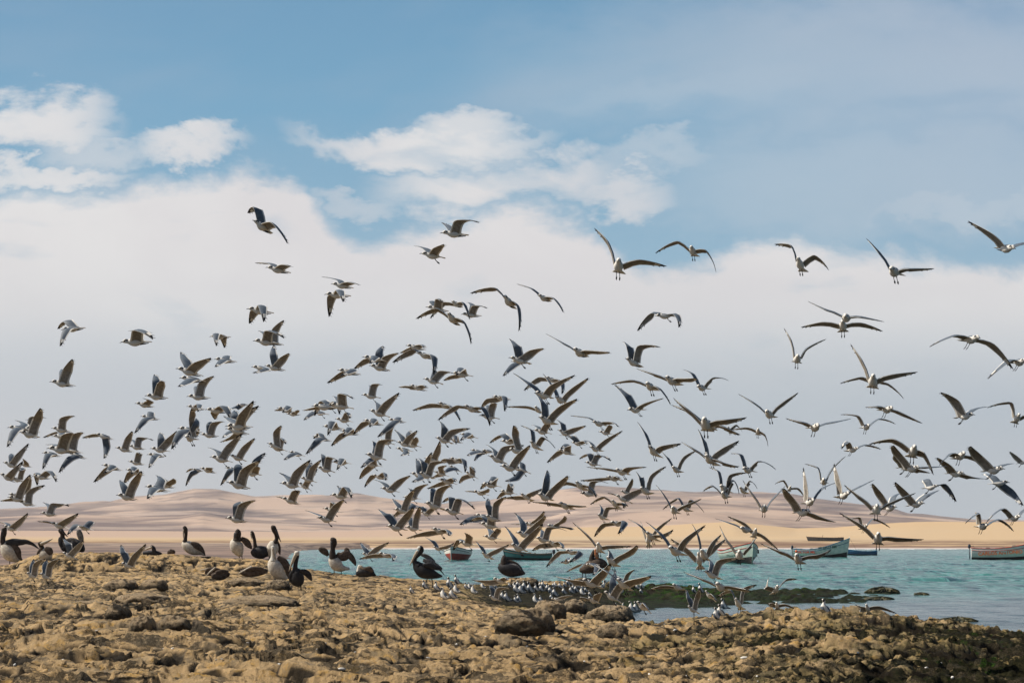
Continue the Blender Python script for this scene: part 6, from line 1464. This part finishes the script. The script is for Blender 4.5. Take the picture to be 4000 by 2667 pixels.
    if z0 < 1: ln.tube([e0, e0 + Vector((.8, .1, -sh * .6)), e0 + Vector((1.9, .2, -sh - .25))], .014, 0, 5); ln.build('mooring_rope', NETM, root)
    st = MB(); e = rails[1][-1]; x, hb, sh, kz, rk = sec(1.0)
    st.tube([Vector((x, 0, 0)), Vector((e.x * .5 + x * .5, 0, sh * .5)), Vector((e.x, 0, sh)), Vector((e.x + .03, 0, sh + .22))], [.05, .055, .06, .055], 0, 6)
    st.build('stem_post', upper, root)
    th = MB()
    for s in (.22, .45, .66):
        x, hb, sh, kz, rk = sec(s); th.box((x, 0, sh - .22), (.26, hb * 1.86, .05))
    th.build('thwarts', WOOD, root, smooth=False)
    if motor:
        mo = MB(); x, hb, sh, kz, rk = sec(0)
        mo.tube([(x - .22, 0, sh - .05), (x - .22, 0, sh + .10), (x - .20, 0, sh + .34), (x - .16, 0, sh + .46)], [(.10, .12), (.17, .20), (.17, .19), (.06, .08)], 0, 10, ref=(1, 0, 0))
        mo.tube([(x - .22, 0, sh), (x - .22, 0, -.25)], .055, 0, 8)
        mo.tube([(x - .10, 0, sh + .16), (x + .35, 0, sh + .24)], .025, 0, 6)
        mob = mo.build('outboard_motor', MOT, root)
    def letters(txt, s0, hz, size, mt, side, name='lettering', slope=0.0):
        cu = bpy.data.curves.new(name, 'FONT'); cu.body = txt; cu.size = size; cu.extrude = .004; cu.align_x = 'CENTER'; cu.align_y = 'CENTER'; cu.offset = size * .018
        cu.materials.append(mt)
        dg = None
        tmp = bpy.data.objects.new('lettering_source', cu); COL.objects.link(tmp)
        bpy.context.view_layer.update()
        me = bpy.data.meshes.new_from_object(tmp.evaluated_get(bpy.context.evaluated_depsgraph_get()))
        bpy.data.objects.remove(tmp)
        tob = bpy.data.objects.new(name, me); COL.objects.link(tob)
        x, hb, sh, kz, rk = sec(s0); x2, hb2, *_ = sec(s0 + .02)
        t = (hz - kz) / (sh - kz)
        def P_(s):
            x, hb, sh, kz, rk = sec(s); t = (hz - kz) / (sh - kz)
            return Vector((x + rk * (t ** 1.2) * .6, side * hb * (math.sin(min(1, t * 1.25) * math.pi / 2) ** .75) * (1 + .10 * (t - .6)), hz))
        c_ = P_(s0); a = P_(s0 - .12); b_ = P_(s0 + .12)
        dirv = (b_ - a).normalized() if side < 0 else (a - b_).normalized()
        dirv = Vector((dirv.x, dirv.y, slope)).normalized()
        nrm = Vector((dirv.y, -dirv.x, 0)).normalized()
        upv = nrm.cross(dirv).normalized()
        c_ = (a + b_) / 2 * .3 + c_ * .7 + nrm * .035
        tob.matrix_local = Matrix.Translation(c_) @ Matrix((dirv, upv, nrm)).transposed().to_4x4()
        tob.parent = root
        return tob
    if extra: extra(root, letters, sec)
    return root
def buoy_at(x, y, D, r, name, label):
    c = P(x, y, D); m = MB()
    m.tube([c + Vector((0, 0, -r)), c + Vector((0, 0, -.8 * r)), c + Vector((0, 0, -.4 * r)), c, c + Vector((0, 0, .4 * r)), c + Vector((0, 0, .8 * r)), c + Vector((0, 0, r))], [.1 * r, .6 * r, .92 * r, r, .92 * r, .6 * r, .1 * r], 0, 12)
    m.tube([c + Vector((0, 0, r)), c + Vector((0, 0, 1.5 * r))], .12 * r, 0, 6)
    o = m.build(name, ORG, origin=c); tag(o, label, 'buoy')
boat(1786, 2186, 6.6, 2.9, 1.05, .62, -100, BW, BR, paint('dark_gunwale', (.03, .05, .05)), 'bow-on white fishing boat with a red and black bottom', bottom=.62, motor=False)
boat(2066, 2187, 5.4, 1.9, .72, .65, 180, BD, BK, WOOD, 'teal boat with black bottom behind the hunched brown pelican', bottom=.35)
def exC(root, letters, sec):
    m = MB()
    for a in ((.62, -1.02), (.50, -1.06)):
        x, hb, sh, kz, rk = sec(a[0]); m.tube([(x, hb * 1.06, sh - .05), (x, hb * 1.10, sh - .45)], [.10, .10], 0, 8)
    m.build('tyre_fender', BK, root)
    letters('CO 20781 CM', .66, .78, .28, LGRN, -1); letters('CO 20781 CM', .66, .78, .28, LGRN, 1)
boat(2892, 2198, 7.2, 3.2, 1.25, .85, -80, paint('mint_paint', (.52, .58, .50), (.36, .48, .43)), BK, RED, 'bow-on pale teal boat with a high prow and red gunwale', bottom=.34, motor=False, extra=exC)
def exD(root, letters, sec):
    letters('VICTOR MIL', .26, .74, .46, LRED, -1)
    letters('PT 23517 BM', .66, 1.35, .44, LGRN, -1, slope=.10)
    m = MB()
    x, hb, sh, kz, rk = sec(.02)
    m.tube([(x - .50, 0, sh + .18), (x - .30, 0, sh + .22)], [.13, .15], 0, 8); m.build('motor_cover', BW, root)
boat(3204, 2176, 7.1, 2.3, 1.08, 1.50, -20, paint('cream_teal_paint', (.84, .79, .70), (.62, .64, .57)), BK, BLU, 'white and teal boat with red name, blue gunwale and high bow pointing right', bottom=.22, extra=exD)
boat(3362, 2168, 4.9, 1.8, .62, .40, 172, BB, BK, BLU, 'small dark blue boat tucked behind the white and teal bow', bottom=.30, D=220, motor=False)
def exF(root, letters, sec):
    m = MB(); m.tube([(1.2, 0, .5), (1.05, 0, 1.1), (.8, 0, 2.1)], [.09, .08, .05], 0, 6); m.tube([(1.05, 0, 1.2), (1.45, 0, 1.15)], .04, 0, 5); m.build('steering_oar', WOOD, root)
boat(3226, 2113, 9.6, 2.6, 1.35, .25, 182, BG, BB, WOOD, 'grey and blue boat pulled up on the sand with an oar sticking up', bottom=.28, D=395, z0=1.7, motor=False, extra=exF)
def exG(root, letters, sec):
    letters('CARLOS ANTONIO', .42, .82, .58, LORG, -1, slope=.06)
boat(3928, 2184, 7.8, 2.4, 1.30, .95, -16, BW, BK, RED, 'white boat at right edge lettered in orange, dark outboard on its stern', bottom=.22, D=172, extra=exG)
buoy_at(3111, 2153, 178, .17, 'mooring_buoy', 'round orange buoy floating at the stern of the white and teal boat')

# tiny far gull over the water near the black pelican
# ---------------------------------------------------------------- haze
m = MB()
m.box((0, 1650, 120), (5400, 3900, 250))
hz_ = m.build('haze', bpy.data.materials.new('air_haze'), smooth=False)
hmx = hz_.data.materials[0]; hmx.use_nodes = True
hn = hmx.node_tree
for n in list(hn.nodes): hn.nodes.remove(n)
pv = hn.nodes.new('ShaderNodeVolumePrincipled')
pv.inputs['Color'].default_value = (.86, .86, .92, 1)
pv.inputs['Density'].default_value = HAZE_D
ho = hn.nodes.new('ShaderNodeOutputMaterial'); hn.links.new(pv.outputs[0], ho.inputs['Volume'])
tag(hz_, kind='stuff', label='thin pale sea haze lying over the bay and hills', cat='haze')
